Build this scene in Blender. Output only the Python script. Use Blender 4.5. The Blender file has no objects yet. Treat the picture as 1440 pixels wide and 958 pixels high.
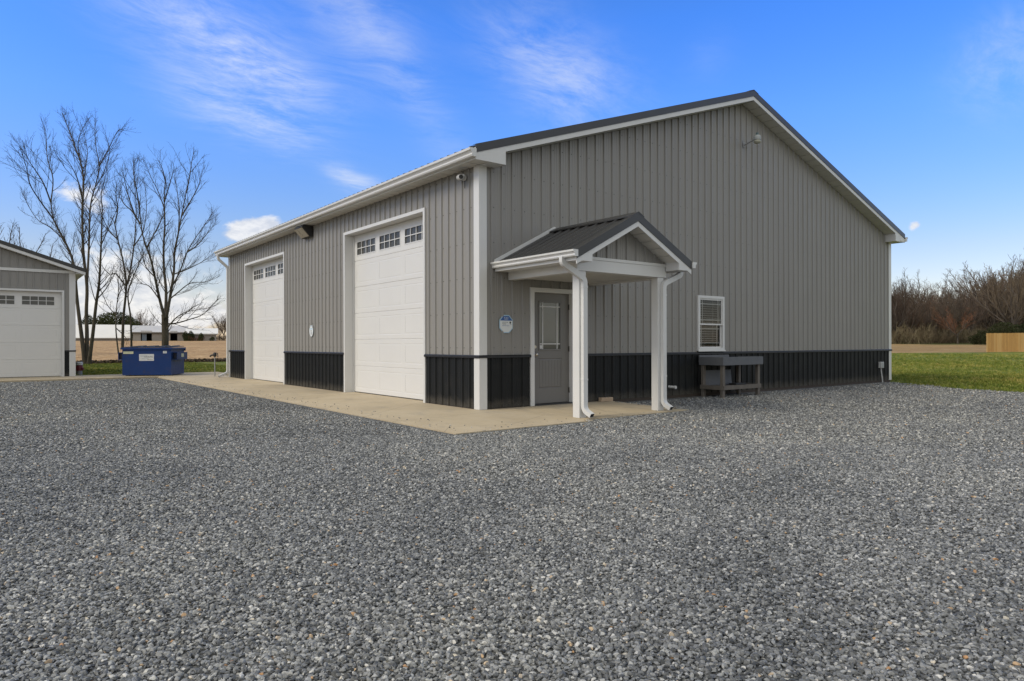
import bpy, bmesh, math, random
from mathutils import Vector, Matrix, noise as mnoise
random.seed(7)
rnd = random.random
def uni(a, b): return a + (b - a) * random.random()
S = bpy.context.scene
COL = S.collection

# ------------------------------------------------------------------ camera
FPX, YAW, ROLL, HY = 967.39, 0.652731, -0.0025453, 483.64
CAM = Vector((-6.70815, -9.68348, 1.12829))
FW = Vector((math.sin(YAW), math.cos(YAW), 0)); RT = Vector((math.cos(YAW), -math.sin(YAW), 0)); UP = Vector((0, 0, 1))
R2 = math.cos(ROLL) * RT + math.sin(ROLL) * UP
U2 = -math.sin(ROLL) * RT + math.cos(ROLL) * UP
def at(px, py, depth):
    """point of the place seen at photo pixel (px, py), so many metres ahead"""
    return CAM + (FW + R2 * ((px - 720) / FPX) + U2 * ((HY - py) / FPX)) * depth
def dirpx(px, py):
    return (FW + R2 * ((px - 720) / FPX) + U2 * ((HY - py) / FPX)).normalized()
cd = bpy.data.cameras.new('camera'); cam = bpy.data.objects.new('camera', cd); COL.objects.link(cam)
cd.sensor_width = 36; cd.lens = FPX / 1440 * 36; cd.shift_y = (HY - 479) / 1440
cd.clip_start = 0.05; cd.clip_end = 6000
m = Matrix.Identity(4)
for i, v in enumerate((R2, U2, -FW)):
    for j in range(3): m[j][i] = v[j]
m.translation = CAM
cam.matrix_world = m
S.camera = cam

# ------------------------------------------------------------------ materials
def newmat(name):
    mt = bpy.data.materials.new(name); mt.use_nodes = True
    nt = mt.node_tree; b = nt.nodes['Principled BSDF']
    return mt, nt, b
def N(nt, t, **kw):
    n = nt.nodes.new(t)
    for k, v in kw.items(): setattr(n, k, v)
    return n
def math_(nt, op, a, b=None, clamp=False):
    n = N(nt, 'ShaderNodeMath', operation=op); n.use_clamp = clamp
    for i, v in enumerate((a, b)):
        if v is None: continue
        if isinstance(v, (int, float)): n.inputs[i].default_value = v
        else: nt.links.new(v, n.inputs[i])
    return n.outputs[0]
def vmath(nt, op, a, b=None):
    n = N(nt, 'ShaderNodeVectorMath', operation=op)
    for i, v in enumerate((a, b)):
        if v is None: continue
        if isinstance(v, (tuple, list, Vector)): n.inputs[i].default_value = tuple(v)
        else: nt.links.new(v, n.inputs[i])
    return n.outputs['Value'] if op in ('DOT_PRODUCT', 'LENGTH', 'DISTANCE') else n.outputs[0]
def mixc(nt, fac, a, b, mode='MIX'):
    n = N(nt, 'ShaderNodeMix', data_type='RGBA', blend_type=mode)
    for sock, v in ((n.inputs[0], fac), (n.inputs[6], a), (n.inputs[7], b)):
        if isinstance(v, (int, float)): sock.default_value = v
        elif isinstance(v, (tuple, list)): sock.default_value = tuple(v) + ((1,) if len(v) == 3 else ())
        else: nt.links.new(v, sock)
    return n.outputs[2]
def noise(nt, vec, scale, detail=4, rough=.55, stretch=None):
    if stretch is not None: vec = vmath(nt, 'MULTIPLY', vec, stretch)
    n = N(nt, 'ShaderNodeTexNoise'); n.inputs['Scale'].default_value = scale
    n.inputs['Detail'].default_value = detail; n.inputs['Roughness'].default_value = rough
    nt.links.new(vec, n.inputs['Vector'])
    return n.outputs['Fac']
def ramp(nt, fac, stops):
    n = N(nt, 'ShaderNodeValToRGB'); e = n.color_ramp.elements
    while len(e) > 1: e.remove(e[-1])
    e[0].position = stops[0][0]; e[0].color = tuple(stops[0][1]) + (1,)
    for p, c in stops[1:]:
        x = e.new(p); x.color = tuple(c) + (1,)
    nt.links.new(fac, n.inputs[0])
    return n.outputs[0]
def mrange(nt, v, a, b, c=0., d=1., smooth=True):
    n = N(nt, 'ShaderNodeMapRange'); n.interpolation_type = 'SMOOTHSTEP' if smooth else 'LINEAR'
    nt.links.new(v, n.inputs[0])
    for i, x in enumerate((a, b, c, d)): n.inputs[i + 1].default_value = x
    return n.outputs[0]
def wpos(nt): return N(nt, 'ShaderNodeNewGeometry').outputs['Position']
def bump(nt, b, h, strength, dist=.01):
    n = N(nt, 'ShaderNodeBump'); n.inputs['Strength'].default_value = strength; n.inputs['Distance'].default_value = dist
    nt.links.new(h, n.inputs['Height']); nt.links.new(n.outputs[0], b.inputs['Normal'])
def paint(name, col, rough=.45, var=.06, scale=1.2, stretch=(1, 1, 1), metal=0, bumpy=0, bscale=60, spec=.5, dirt=None):
    """painted or plain surface with a slight mottled weathering"""
    mt, nt, b = newmat(name); p = wpos(nt)
    f = noise(nt, p, scale, 5, .6, stretch)
    c = mixc(nt, f, tuple(x * (1 - var * 1.6) for x in col), tuple(min(1, x * (1 + var * 1.6)) for x in col))
    if dirt:
        dcol, dscale, damt = dirt
        f2 = mrange(nt, noise(nt, p, dscale, 6, .65), .5, .75, 0, damt)
        c = mixc(nt, f2, c, dcol)
    nt.links.new(c, b.inputs['Base Color'])
    rr = math_(nt, 'ADD', math_(nt, 'MULTIPLY', noise(nt, p, scale * 3, 3), .2), rough - .1)
    nt.links.new(rr, b.inputs['Roughness'])
    b.inputs['Metallic'].default_value = metal; b.inputs['Specular IOR Level'].default_value = spec
    if bumpy: bump(nt, b, noise(nt, p, bscale, 4), bumpy, .004)
    return mt
M = {}
M['siding'] = paint('grey_siding_paint', (.256, .246, .231), .42, .06, .5, (3, 3, .35), bumpy=.12, bscale=6, spec=.4)
M['gable_siding'] = M['siding']
M['black_siding'] = paint('black_siding_paint', (.0100, .0112, .0120), .5, .15, .8, (3, 3, .5), bumpy=.06, bscale=8, dirt=((.06, .052, .042), 3.5, .15), spec=.22)
def dusty(mt):
    nt = mt.node_tree; b = nt.nodes['Principled BSDF']; p = wpos(nt); old = b.inputs['Base Color'].links[0].from_socket
    sx = N(nt, 'ShaderNodeSeparateXYZ'); nt.links.new(p, sx.inputs[0])
    hgt = math_(nt, 'ADD', sx.outputs[2], math_(nt, 'MULTIPLY', noise(nt, p, 5, 5, .7), -.30))
    f = math_(nt, 'MULTIPLY', mrange(nt, hgt, -.13, .06, 1, 0), mrange(nt, noise(nt, p, 60, 4, .7), .35, .65, .15, .42))
    nt.links.new(mixc(nt, f, old, (.17, .15, .12)), b.inputs['Base Color'])
dusty(M['black_siding'])
M['rail'] = paint('black_trim_paint', (.008, .008, .009), .5, .1)
M['white'] = paint('white_trim_paint', (.635, .632, .62), .4, .035, 2.0, dirt=((.5, .47, .42), 5, .15))
M['soffit'] = paint('white_soffit_vinyl', (.62, .605, .565), .5, .03, 2)
M['gdoor'] = paint('white_door_steel', (.66, .652, .635), .42, .025, 1.5, bumpy=.05, bscale=90)
M['roof'] = paint('dark_bronze_roof_steel', (.027, .0265, .0265), .34, .12, 1.2, bumpy=.04, bscale=8)
M['doorpaint'] = paint('taupe_door_paint', (.165, .158, .150), .4, .03, 2)
M['brass'] = paint('satin_nickel', (.55, .50, .42), .3, .05, metal=1)
M['dark'] = paint('dark_plastic_and_shade', (.025, .025, .026), .5, .1)  # plastic parts, and the painted shade in the downspout ends
M['hinge'] = paint('dark_hinge_metal', (.09, .085, .08), .45, .1, metal=.6)
M['alu'] = paint('grey_cast_metal', (.34, .36, .36), .5, .08)
M['pvc'] = paint('grey_pvc', (.5, .5, .48), .5, .05)
M['oldsteel'] = paint('galvanised_steel', (.28, .28, .28), .5, .12, 8)
M['wood'] = paint('weathered_wood', (.135, .118, .10), .8, .25, 9, (1, 1, .25), bumpy=.3)
M['greyboard'] = paint('grey_painted_board', (.105, .11, .120), .65, .15, 6, bumpy=.15, dirt=((.10, .10, .10), 6, .5))
M['brick'] = paint('tan_block', (.40, .30, .21), .85, .15, 14, bumpy=.4)
M['blue'] = paint('blue_dumpster_paint', (.0085, .036, .150), .45, .12, 2.2, bumpy=.15, bscale=3, dirt=((.06, .04, .03), 3.2, .4), spec=.25)
M['darkblue'] = paint('pocket_shade_colour', (.010, .013, .03), .6, .2)  # near-black standing in for the shade inside the fork pockets
M['label'] = paint('white_sticker', (.62, .63, .63), .45, .06, 9)
M['yellowlabel'] = paint('pale_yellow_sticker', (.62, .62, .40), .45, .1, 9)
M['ink'] = paint('dark_ink', (.03, .028, .026), .6, .1)
M['brownink'] = paint('brown_ink', (.18, .11, .06), .6, .1)
M['signblue'] = paint('blue_sign_ink', (.02, .09, .30), .4, .04)
M['signpale'] = paint('pale_blue_sign_ink', (.35, .52, .66), .4, .04)
M['signwhite'] = paint('white_sign_face', (.68, .70, .70), .4, .03)
M['signgrey'] = paint('grey_sign_ink', (.30, .33, .37), .4, .03)
M['redpaint'] = paint('faded_red_paint', (.17, .022, .028), .5, .2, 10)
M['cedar'] = paint('fresh_cedar_boards', (.46, .26, .085), .75, .14, 2.0, (3, 3, .3), dirt=((.25, .12, .04), 4, .5))
M['cedar_pale'] = paint('pale_cedar_boards', (.50, .305, .115), .75, .14, 2.0, (3, 3, .3))
M['cedar_deep'] = paint('deep_cedar_boards', (.42, .235, .076), .75, .14, 2.0, (3, 3, .3))
M['tin'] = paint('pale_barn_roof_tin', (.72, .70, .66), .5, .05, .3)
M['tingrey'] = paint('grey_barn_roof_tin', (.50, .485, .47), .5, .06, .3)
M['barnwall'] = paint('grey_barn_boards', (.27, .255, .235), .8, .1, .6)
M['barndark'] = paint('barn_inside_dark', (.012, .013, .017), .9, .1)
M['bluetarp'] = paint('blue_grey_sheet', (.14, .18, .23), .7, .2, 1)
M['slat'] = paint('white_blind_slat', (.78, .78, .74), .5, .03)
M['interior'] = paint('dim_room', (.035, .035, .034), .9, .1)
def glassmat(name, col, rough=.04):
    mt, nt, b = newmat(name)
    b.inputs['Base Color'].default_value = col + (1,); b.inputs['Roughness'].default_value = rough
    b.inputs['Specular IOR Level'].default_value = .8
    p = wpos(nt); bump(nt, b, noise(nt, p, 1.6, 2), .03, .05)
    return mt
M['darkglass'] = glassmat('dark_pane_glass', (.075, .075, .072), .10); M['darkglass'].node_tree.nodes['Principled BSDF'].inputs['Specular IOR Level'].default_value = .45
M['doorglass'] = glassmat('door_lite_glass', (.085, .092, .09), .06)
def clearglass():
    mt, nt, b = newmat('clear_pane_glass'); out = nt.nodes['Material Output']
    t = N(nt, 'ShaderNodeBsdfTransparent'); g = N(nt, 'ShaderNodeBsdfGlossy'); g.inputs['Roughness'].default_value = .02
    t.inputs[0].default_value = (.85, .87, .87, 1)
    f = N(nt, 'ShaderNodeFresnel'); f.inputs[0].default_value = 1.5
    mx = N(nt, 'ShaderNodeMixShader'); nt.links.new(f.outputs[0], mx.inputs[0]); nt.links.new(t.outputs[0], mx.inputs[1]); nt.links.new(g.outputs[0], mx.inputs[2])
    nt.links.new(mx.outputs[0], out.inputs[0]); return mt
M['clear'] = clearglass()

def concrete():
    mt, nt, b = newmat('tan_concrete'); p = wpos(nt)
    f = noise(nt, p, .9, 6, .65)
    c = ramp(nt, f, [(.25, (.37, .298, .195)), (.5, (.45, .368, .245)), (.75, (.50, .42, .295))])
    f2 = mrange(nt, noise(nt, p, 2.2, 7, .7, (1, .45, 1)), .50, .72, 0, .6)
    c = mixc(nt, f2, c, (.27, .235, .185))
    f3 = mrange(nt, noise(nt, p, 60, 3, .6), .45, .8, 0, .25)
    c = mixc(nt, f3, c, (.30, .265, .21))
    # control joints every 3.05 m across the apron
    sx = N(nt, 'ShaderNodeSeparateXYZ'); nt.links.new(p, sx.inputs[0])
    fr = math_(nt, 'FRACT', math_(nt, 'DIVIDE', math_(nt, 'ADD', sx.outputs[1], 30.9), 3.05))
    j = math_(nt, 'LESS_THAN', fr, .004)
    c = mixc(nt, math_(nt, 'MULTIPLY', j, .7), c, (.12, .10, .08))
    vc = N(nt, 'ShaderNodeTexVoronoi', feature='DISTANCE_TO_EDGE'); vc.inputs['Scale'].default_value = .33; nt.links.new(vmath(nt, 'ADD', p, vmath(nt, 'MULTIPLY', N(nt, 'ShaderNodeTexNoise').outputs['Color'], (.25, .25, 0))), vc.inputs['Vector'])
    c = mixc(nt, math_(nt, 'MULTIPLY', math_(nt, 'LESS_THAN', vc.outputs['Distance'], .0016), .5), c, (.14, .115, .09))
    nt.links.new(c, b.inputs['Base Color']); b.inputs['Roughness'].default_value = .85
    bump(nt, b, noise(nt, p, 90, 4), .25, .003)
    return mt
M['concrete'] = concrete()

STONE_STOPS = [(0, (.044, .046, .046)), (.2, (.098, .101, .102)), (.5, (.165, .169, .169)), (.78, (.243, .247, .245)), (.94, (.36, .362, .35)), (.984, (.52, .51, .485)), (.988, (.52, .48, .40)), (.996, (.42, .31, .19)), (1, (.38, .20, .08))]
def patchiness(nt, p):
    """broad lighter, darker and dustier areas of the yard: 0..1"""
    f = math_(nt, 'ADD', math_(nt, 'MULTIPLY', noise(nt, p, .11, 3, .5), .55), math_(nt, 'MULTIPLY', noise(nt, p, .45, 5, .6), .45))
    # wheel tracks curving in from the drive to the first overhead door
    flat = vmath(nt, 'MULTIPLY', vmath(nt, 'ADD', p, vmath(nt, 'MULTIPLY', N(nt, 'ShaderNodeTexNoise').outputs['Color'], (.5, .5, 0))), (1, 1, 0))
    for c, r in (((-14.5, 13, 0), 13.2), ((-14.5, 13, 0), 15.0), ((3, -17, 0), 11.5), ((3, -17, 0), 13.3)):
        d = math_(nt, 'DIVIDE', math_(nt, 'SUBTRACT', vmath(nt, 'DISTANCE', flat, c), r), .30)
        f = math_(nt, 'SUBTRACT', f, math_(nt, 'MULTIPLY', math_(nt, 'POWER', 2.718, math_(nt, 'MULTIPLY', math_(nt, 'MULTIPLY', d, d), -1.0)), .055))
    return f
def gravel_ground():
    mt, nt, b = newmat('crushed_stone'); p = wpos(nt)
    cols, hs = [], []
    for sc in (52,):
        v = N(nt, 'ShaderNodeTexVoronoi'); v.inputs['Scale'].default_value = sc; v.inputs['Randomness'].default_value = 1
        pw = N(nt, 'ShaderNodeVectorMath', operation='ADD')
        nz = N(nt, 'ShaderNodeTexNoise'); nz.inputs['Scale'].default_value = 60; nt.links.new(p, nz.inputs['Vector'])
        nt.links.new(p, pw.inputs[0]); nt.links.new(vmath(nt, 'MULTIPLY', nz.outputs['Color'], (.012, .012, .012)), pw.inputs[1])
        nt.links.new(pw.outputs[0], v.inputs['Vector'])
        sp = N(nt, 'ShaderNodeSeparateColor'); nt.links.new(v.outputs['Color'], sp.inputs[0])
        cols.append(ramp(nt, sp.outputs[0], STONE_STOPS)); hs.append(v.outputs['Distance']); tilt = sp.outputs[1]
    h = math_(nt, 'ADD', math_(nt, 'MULTIPLY', hs[0], -1.0), math_(nt, 'MULTIPLY', tilt, .7))
    gap = mrange(nt, hs[0], .35, .85, 1.0, .35)  # colour darkened between the stones, standing in for shade in the gaps
    c = mixc(nt, 1.0, cols[0], gap, 'MULTIPLY')
    f = patchiness(nt, p)
    c = mixc(nt, 1.0, c, ramp(nt, f, [(.36, (.74, .75, .765)), (.5, (1, 1, 1)), (.64, (1.22, 1.20, 1.15))]), 'MULTIPLY')
    nt.links.new(c, b.inputs['Base Color']); b.inputs['Roughness'].default_value = .9; b.inputs['Specular IOR Level'].default_value = .25
    bump(nt, b, h, .8, .016)
    return mt
M['gravel'] = gravel_ground()
def stone_mat():
    mt, nt, b = newmat('crushed_stone_pieces'); p = wpos(nt)
    a = N(nt, 'ShaderNodeAttribute'); a.attribute_type = 'INSTANCER'; a.attribute_name = 'tint'
    c = ramp(nt, a.outputs['Fac'], STONE_STOPS)
    f = noise(nt, p, 120, 4, .7)
    c = mixc(nt, 1.0, c, ramp(nt, f, [(.3, (.72, .72, .73)), (.7, (1.28, 1.27, 1.25))]), 'MULTIPLY')
    f = patchiness(nt, p)
    c = mixc(nt, 1.0, c, ramp(nt, f, [(.36, (.74, .75, .765)), (.5, (1, 1, 1)), (.64, (1.22, 1.20, 1.15))]), 'MULTIPLY')
    nt.links.new(c, b.inputs['Base Color']); b.inputs['Roughness'].default_value = .6; b.inputs['Specular IOR Level'].default_value = .5
    bump(nt, b, f, .2, .003)
    return mt
M['stone'] = stone_mat()
def field_mat():
    mt, nt, b = newmat('corn_stubble'); p = wpos(nt)
    f = noise(nt, p, .9, 8, .75, (1, .35, 1))
    c = ramp(nt, f, [(.25, (.22, .135, .068)), (.48, (.41, .275, .145)), (.62, (.50, .36, .205)), (.8, (.60, .47, .29))])
    c = mixc(nt, 1.0, c, ramp(nt, noise(nt, p, 2.6, 6, .75, (1, .4, 1)), [(.32, (.55, .52, .50)), (.5, (1, 1, 1)), (.68, (1.35, 1.35, 1.4))]), 'MULTIPLY')
    f2 = noise(nt, p, .05, 5, .6)
    c = mixc(nt, 1.0, c, ramp(nt, f2, [(.3, (.82, .78, .74)), (.7, (1.12, 1.1, 1.06))]), 'MULTIPLY')
    sx = N(nt, 'ShaderNodeSeparateXYZ'); nt.links.new(p, sx.inputs[0])
    rows = math_(nt, 'SINE', math_(nt, 'MULTIPLY', math_(nt, 'ADD', sx.outputs[1], math_(nt, 'MULTIPLY', noise(nt, p, .3, 2), .8)), 8.27))
    c = mixc(nt, math_(nt, 'MULTIPLY', math_(nt, 'MAXIMUM', rows, 0), .28), c, (.20, .13, .07))
    # a strip of grass along the far edge of the field under the wood
    c = mixc(nt, mrange(nt, sx.outputs[0], 50, 75, 0, 1), c, mixc(nt, 1.0, c, (.72, .74, .66), 'MULTIPLY'))
    g = mrange(nt, math_(nt, 'ADD', sx.outputs[0], math_(nt, 'MULTIPLY', noise(nt, p, .08, 4), 12)), 134, 139, 0, 1)
    c = mixc(nt, g, c, (.075, .085, .028))
    nt.links.new(c, b.inputs['Base Color']); b.inputs['Roughness'].default_value = .95; b.inputs['Specular IOR Level'].default_value = .1
    bump(nt, b, f, .8, .12)
    return mt
M['field'] = field_mat()
def lawn_mat(name, k=1.0):
    mt, nt, b = newmat(name); p = wpos(nt)
    f = noise(nt, p, .45, 7, .72)
    c = ramp(nt, f, [(.25, (.060, .090, .014)), (.47, (.125, .150, .024)), (.6, (.185, .190, .040)), (.78, (.30, .26, .085))])
    f2 = noise(nt, p, 22, 4, .7)
    c = mixc(nt, 1.0, c, ramp(nt, f2, [(.3, (.62, .62, .6)), (.7, (1.35, 1.35, 1.3))]), 'MULTIPLY')
    c = mixc(nt, 1.0, c, ramp(nt, noise(nt, p, .16, 5, .65, (1, 1, 1)), [(.36, (.88, .93, .9)), (.5, (1.12, 1.12, 1.1)), (.64, (1.42, 1.24, 1.3))]), 'MULTIPLY')
    nt.links.new(c, b.inputs['Base Color']); b.inputs['Roughness'].default_value = .9; b.inputs['Specular IOR Level'].default_value = .15
    bump(nt, b, f2, .8, .06)
    return mt
M['lawn'] = lawn_mat('lawn_turf')
def blade_mat():
    mt, nt, b = newmat('grass_blades'); p = wpos(nt)
    a = N(nt, 'ShaderNodeAttribute'); a.attribute_type = 'INSTANCER'; a.attribute_name = 'tint'
    f = math_(nt, 'ADD', math_(nt, 'MULTIPLY', a.outputs['Fac'], .45), math_(nt, 'MULTIPLY', noise(nt, p, .45, 7, .72), .62))
    c = ramp(nt, f, [(.25, (.070, .105, .015)), (.5, (.145, .180, .028)), (.68, (.22, .225, .048)), (.85, (.42, .35, .13))])
    c = mixc(nt, 1.0, c, ramp(nt, noise(nt, p, .16, 5, .65, (1, 1, 1)), [(.36, (.88, .93, .9)), (.5, (1.12, 1.12, 1.1)), (.64, (1.42, 1.24, 1.3))]), 'MULTIPLY')
    nt.links.new(c, b.inputs['Base Color']); b.inputs['Roughness'].default_value = .7; b.inputs['Specular IOR Level'].default_value = .2
    return mt
M['blade'] = blade_mat()
def bark(name, c0, c1, sc=4):
    mt, nt, b = newmat(name); p = wpos(nt)
    f = noise(nt, p, sc, 6, .7, (1, 1, .3))
    nt.links.new(ramp(nt, f, [(.3, c0), (.7, c1)]), b.inputs['Base Color'])
    b.inputs['Roughness'].default_value = .9; b.inputs['Specular IOR Level'].default_value = .15
    bump(nt, b, f, .6, .03)
    return mt
M['bark'] = bark('grey_brown_bark', (.045, .038, .028), (.115, .098, .074))
M['twig'] = bark('dark_twigs', (.030, .024, .018), (.065, .052, .040), 2)
M['woodbark'] = bark('wood_grey_bark', (.050, .042, .034), (.115, .095, .078), 1)
def woodtwig(name, c0, c1):
    mt, nt, b = newmat(name); p = wpos(nt)
    oi = N(nt, 'ShaderNodeObjectInfo')
    f = math_(nt, 'ADD', math_(nt, 'MULTIPLY', noise(nt, p, .25, 4), .45), math_(nt, 'MULTIPLY', oi.outputs['Random'], .60))
    hv = ramp(nt, oi.outputs['Random'], [(0, (1.0, .96, .92)), (.3, (1.12, .95, .84)), (.5, (.95, .95, .95)), (.75, (1.0, 1.0, .86)), (1, (1.1, .98, .9))])
    nt.links.new(mixc(nt, 1.0, ramp(nt, f, [(.2, c0), (.85, c1)]), hv, 'MULTIPLY'), b.inputs['Base Color'])
    b.inputs['Roughness'].default_value = .9; b.inputs['Specular IOR Level'].default_value = .1
    return mt
M['woodtwig'] = woodtwig('bare_wood_twigs', (.056, .044, .036), (.165, .130, .104))
M['redtwig'] = woodtwig('reddish_budding_twigs', (.12, .060, .042), (.20, .095, .062))
M['brushtwig'] = woodtwig('brushwood', (.080, .066, .048), (.17, .145, .10))
M['evergreen'] = woodtwig('evergreen_leaves', (.020, .027, .012), (.052, .064, .028))
M['litter'] = paint('dead_leaf_litter', (.085, .06, .038), .95, .4, 6, bumpy=.6)

# ------------------------------------------------------------------ mesh building
ORG = {}
class MB:
    def __init__(s): s.v, s.f, s.m = [], [], []
    def quad(s, a, b, c, d, mi=0):
        i = len(s.v); s.v += [tuple(a), tuple(b), tuple(c), tuple(d)]; s.f.append((i, i + 1, i + 2, i + 3)); s.m.append(mi)
    def poly(s, pts, mi=0):
        i = len(s.v); s.v += [tuple(p) for p in pts]; s.f.append(tuple(range(i, i + len(pts)))); s.m.append(mi)
    def box(s, x0, x1, y0, y1, z0, z1, mi=0):
        x0, x1 = min(x0, x1), max(x0, x1); y0, y1 = min(y0, y1), max(y0, y1); z0, z1 = min(z0, z1), max(z0, z1)
        s.prism([(x0, y0), (x1, y0), (x1, y1), (x0, y1)], z0, z1, mi)
    def prism(s, pts, z0, z1, mi=0):
        """counter-clockwise outline in x, y drawn up from z0 to z1"""
        s.extrude([(x, y, z0) for x, y in pts], (0, 0, z1 - z0), mi)
    def extrude(s, pts, vec, mi=0):
        """closed solid: the outline pts carried along vec (outline counter-clockwise seen from the far end)"""
        n = len(pts); i = len(s.v); vx, vy, vz = vec
        s.v += [tuple(p) for p in pts] + [(p[0] + vx, p[1] + vy, p[2] + vz) for p in pts]
        s.f.append(tuple(i + k for k in reversed(range(n)))); s.m.append(mi)
        s.f.append(tuple(i + n + k for k in range(n))); s.m.append(mi)
        for k in range(n):
            l = (k + 1) % n; s.f.append((i + k, i + l, i + n + l, i + n + k)); s.m.append(mi)
    def obox(s, o, a, b, c, mi=0):
        """box from corner o along three edge vectors"""
        o, a, b, c = Vector(o), Vector(a), Vector(b), Vector(c)
        s.extrude([o, o + a, o + a + b, o + b], c, mi)
    def tube(s, pts, rad, n=6, mi=0, cap=True, flat=None):
        pts = [Vector(p) for p in pts]; k = len(pts)
        if not hasattr(rad, '__len__'): rad = [rad] * k
        ov = pts[-1] - pts[0]; ov = ov.normalized() if ov.length > 1e-6 else Vector((0, 0, 1))
        ref = Vector((0, 0, 1)) if abs(ov.z) < .8 else (Vector((1, 0, 0)) if flat is None else Vector(flat))
        base = len(s.v)
        for i in range(k):
            d = pts[min(i + 1, k - 1)] - pts[max(i - 1, 0)]
            u = d.cross(ref)
            if u.length < 1e-7: u = d.cross(Vector((0, 1, 0)))
            u.normalize(); w = u.cross(d).normalized()
            for j in range(n):
                t = 2 * math.pi * (j + .5) / n
                s.v.append(tuple(pts[i] + (u * math.cos(t) + w * math.sin(t)) * rad[i]))
        for i in range(k - 1):
            for j in range(n):
                a = base + i * n + j; b = base + i * n + (j + 1) % n
                s.f.append((a, b, b + n, a + n)); s.m.append(mi)
        if cap:
            s.f.append(tuple(base + j for j in reversed(range(n)))); s.m.append(mi)
            s.f.append(tuple(base + (k - 1) * n + j for j in range(n))); s.m.append(mi)
    def duct(s, pts, w, d, across, mi=0):
        """rectangular pipe w wide along the fixed vector across, d deep, following pts"""
        pts = [Vector(p) for p in pts]; k = len(pts); A = Vector(across).normalized(); base = len(s.v)
        for i in range(k):
            t = Vector((0, 0, 0))
            if i > 0: t += (pts[i] - pts[i - 1]).normalized()
            if i < k - 1: t += (pts[i + 1] - pts[i]).normalized()
            t.normalize(); nn = A.cross(t).normalized(); aa = t.cross(nn).normalized()
            for sx, sy in ((-1, -1), (1, -1), (1, 1), (-1, 1)):
                s.v.append(tuple(pts[i] + aa * (sx * w / 2) + nn * (sy * d / 2)))
        for i in range(k - 1):
            for j in range(4):
                a = base + i * 4 + j; b = base + i * 4 + (j + 1) % 4
                s.f.append((a, b, b + 4, a + 4)); s.m.append(mi)
    def mouth(s, pts, w, d, across, mi=1):
        """dark plate closing a duct, coloured like the shade inside an open end"""
        t = (Vector(pts[-1]) - Vector(pts[-2])).normalized(); A = Vector(across).normalized(); nn = A.cross(t).normalized(); p = Vector(pts[-1]) - t * .004
        s.poly([p - A * w * .44 - nn * d * .42, p + A * w * .44 - nn * d * .42, p + A * w * .44 + nn * d * .42, p - A * w * .44 + nn * d * .42], mi)
    def lathe(s, c, prof, n=16, mi=0):
        """profile (r, z) turned about the vertical through c"""
        b = len(s.v); k = len(prof)
        for r, z in prof:
            for j in range(n):
                t = 2 * math.pi * j / n; s.v.append((c[0] + r * math.cos(t), c[1] + r * math.sin(t), c[2] + z))
        for i in range(k - 1):
            for j in range(n):
                a = b + i * n + j; e = b + i * n + (j + 1) % n
                s.f.append((a, e, e + n, a + n)); s.m.append(mi)
        s.f.append(tuple(b + j for j in reversed(range(n)))); s.m.append(mi)
        s.f.append(tuple(b + (k - 1) * n + j for j in range(n))); s.m.append(mi)
    def build(s, name, mats, parent=None, org=None, smooth=False, bevel=0, fix=True):
        if not isinstance(mats, (list, tuple)): mats = [mats]
        if parent is not None: o = ORG[parent.name]
        else: o = Vector(org) if org is not None else Vector((0, 0, 0))
        me = bpy.data.meshes.new(name)
        me.from_pydata([(x - o.x, y - o.y, z - o.z) for x, y, z in s.v], [], s.f)
        for mt in mats: me.materials.append(mt)
        if len(mats) > 1: me.polygons.foreach_set('material_index', s.m)
        if smooth: me.polygons.foreach_set('use_smooth', [True] * len(me.polygons))
        me.update()
        ob = bpy.data.objects.new(name, me); COL.objects.link(ob)
        ORG[ob.name] = o.copy()
        if parent is not None: ob.parent = parent
        else: ob.location = o
        if bevel:
            bv = ob.modifiers.new('bevel', 'BEVEL'); bv.width = bevel; bv.segments = 2; bv.limit_method = 'ANGLE'
        return ob
def tag(o, label=None, cat=None, group=None, kind=None):
    if label: o['label'] = label
    if cat: o['category'] = cat
    if group: o['group'] = group
    if kind: o['kind'] = kind
    return o
def thing(name, loc, label, cat, group=None):
    o = bpy.data.objects.new(name, None); COL.objects.link(o); o.location = loc; o.empty_display_size = .2
    ORG[o.name] = Vector(loc); return tag(o, label, cat, group)
def copy_tree(o, parent=None):
    c = o.copy(); COL.objects.link(c)
    if parent is not None: c.parent = parent
    for ch in list(o.children): copy_tree(ch, c)
    return c

# lettering: built-in font, carried onto a plane
def letters(mb, text, origin, ux, uz, height, mi=0, width=None, depth=.002, align='CENTER'):
    cu = bpy.data.curves.new('lettering', 'FONT'); cu.body = text; cu.size = 1; cu.align_x = align; cu.extrude = 0
    ob = bpy.data.objects.new('lettering', cu); COL.objects.link(ob)
    dg = bpy.context.evaluated_depsgraph_get(); dg.update()
    me = ob.evaluated_get(dg).to_mesh()
    vs = [tuple(v.co) for v in me.vertices]; fs = [tuple(p.vertices) for p in me.polygons]
    ob.evaluated_get(dg).to_mesh_clear(); bpy.data.objects.remove(ob); bpy.data.curves.remove(cu)
    if not vs: return
    w = max(v[0] for v in vs) - min(v[0] for v in vs)
    k = height / .7; kx = k if width is None else width / w
    ux, uz, o = Vector(ux), Vector(uz), Vector(origin); b = len(mb.v)
    mb.v += [tuple(o + ux * (v[0] * kx) + uz * (v[1] * k)) for v in vs]
    mb.f += [tuple(b + i for i in f) for f in fs]; mb.m += [mi] * len(fs)

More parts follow.
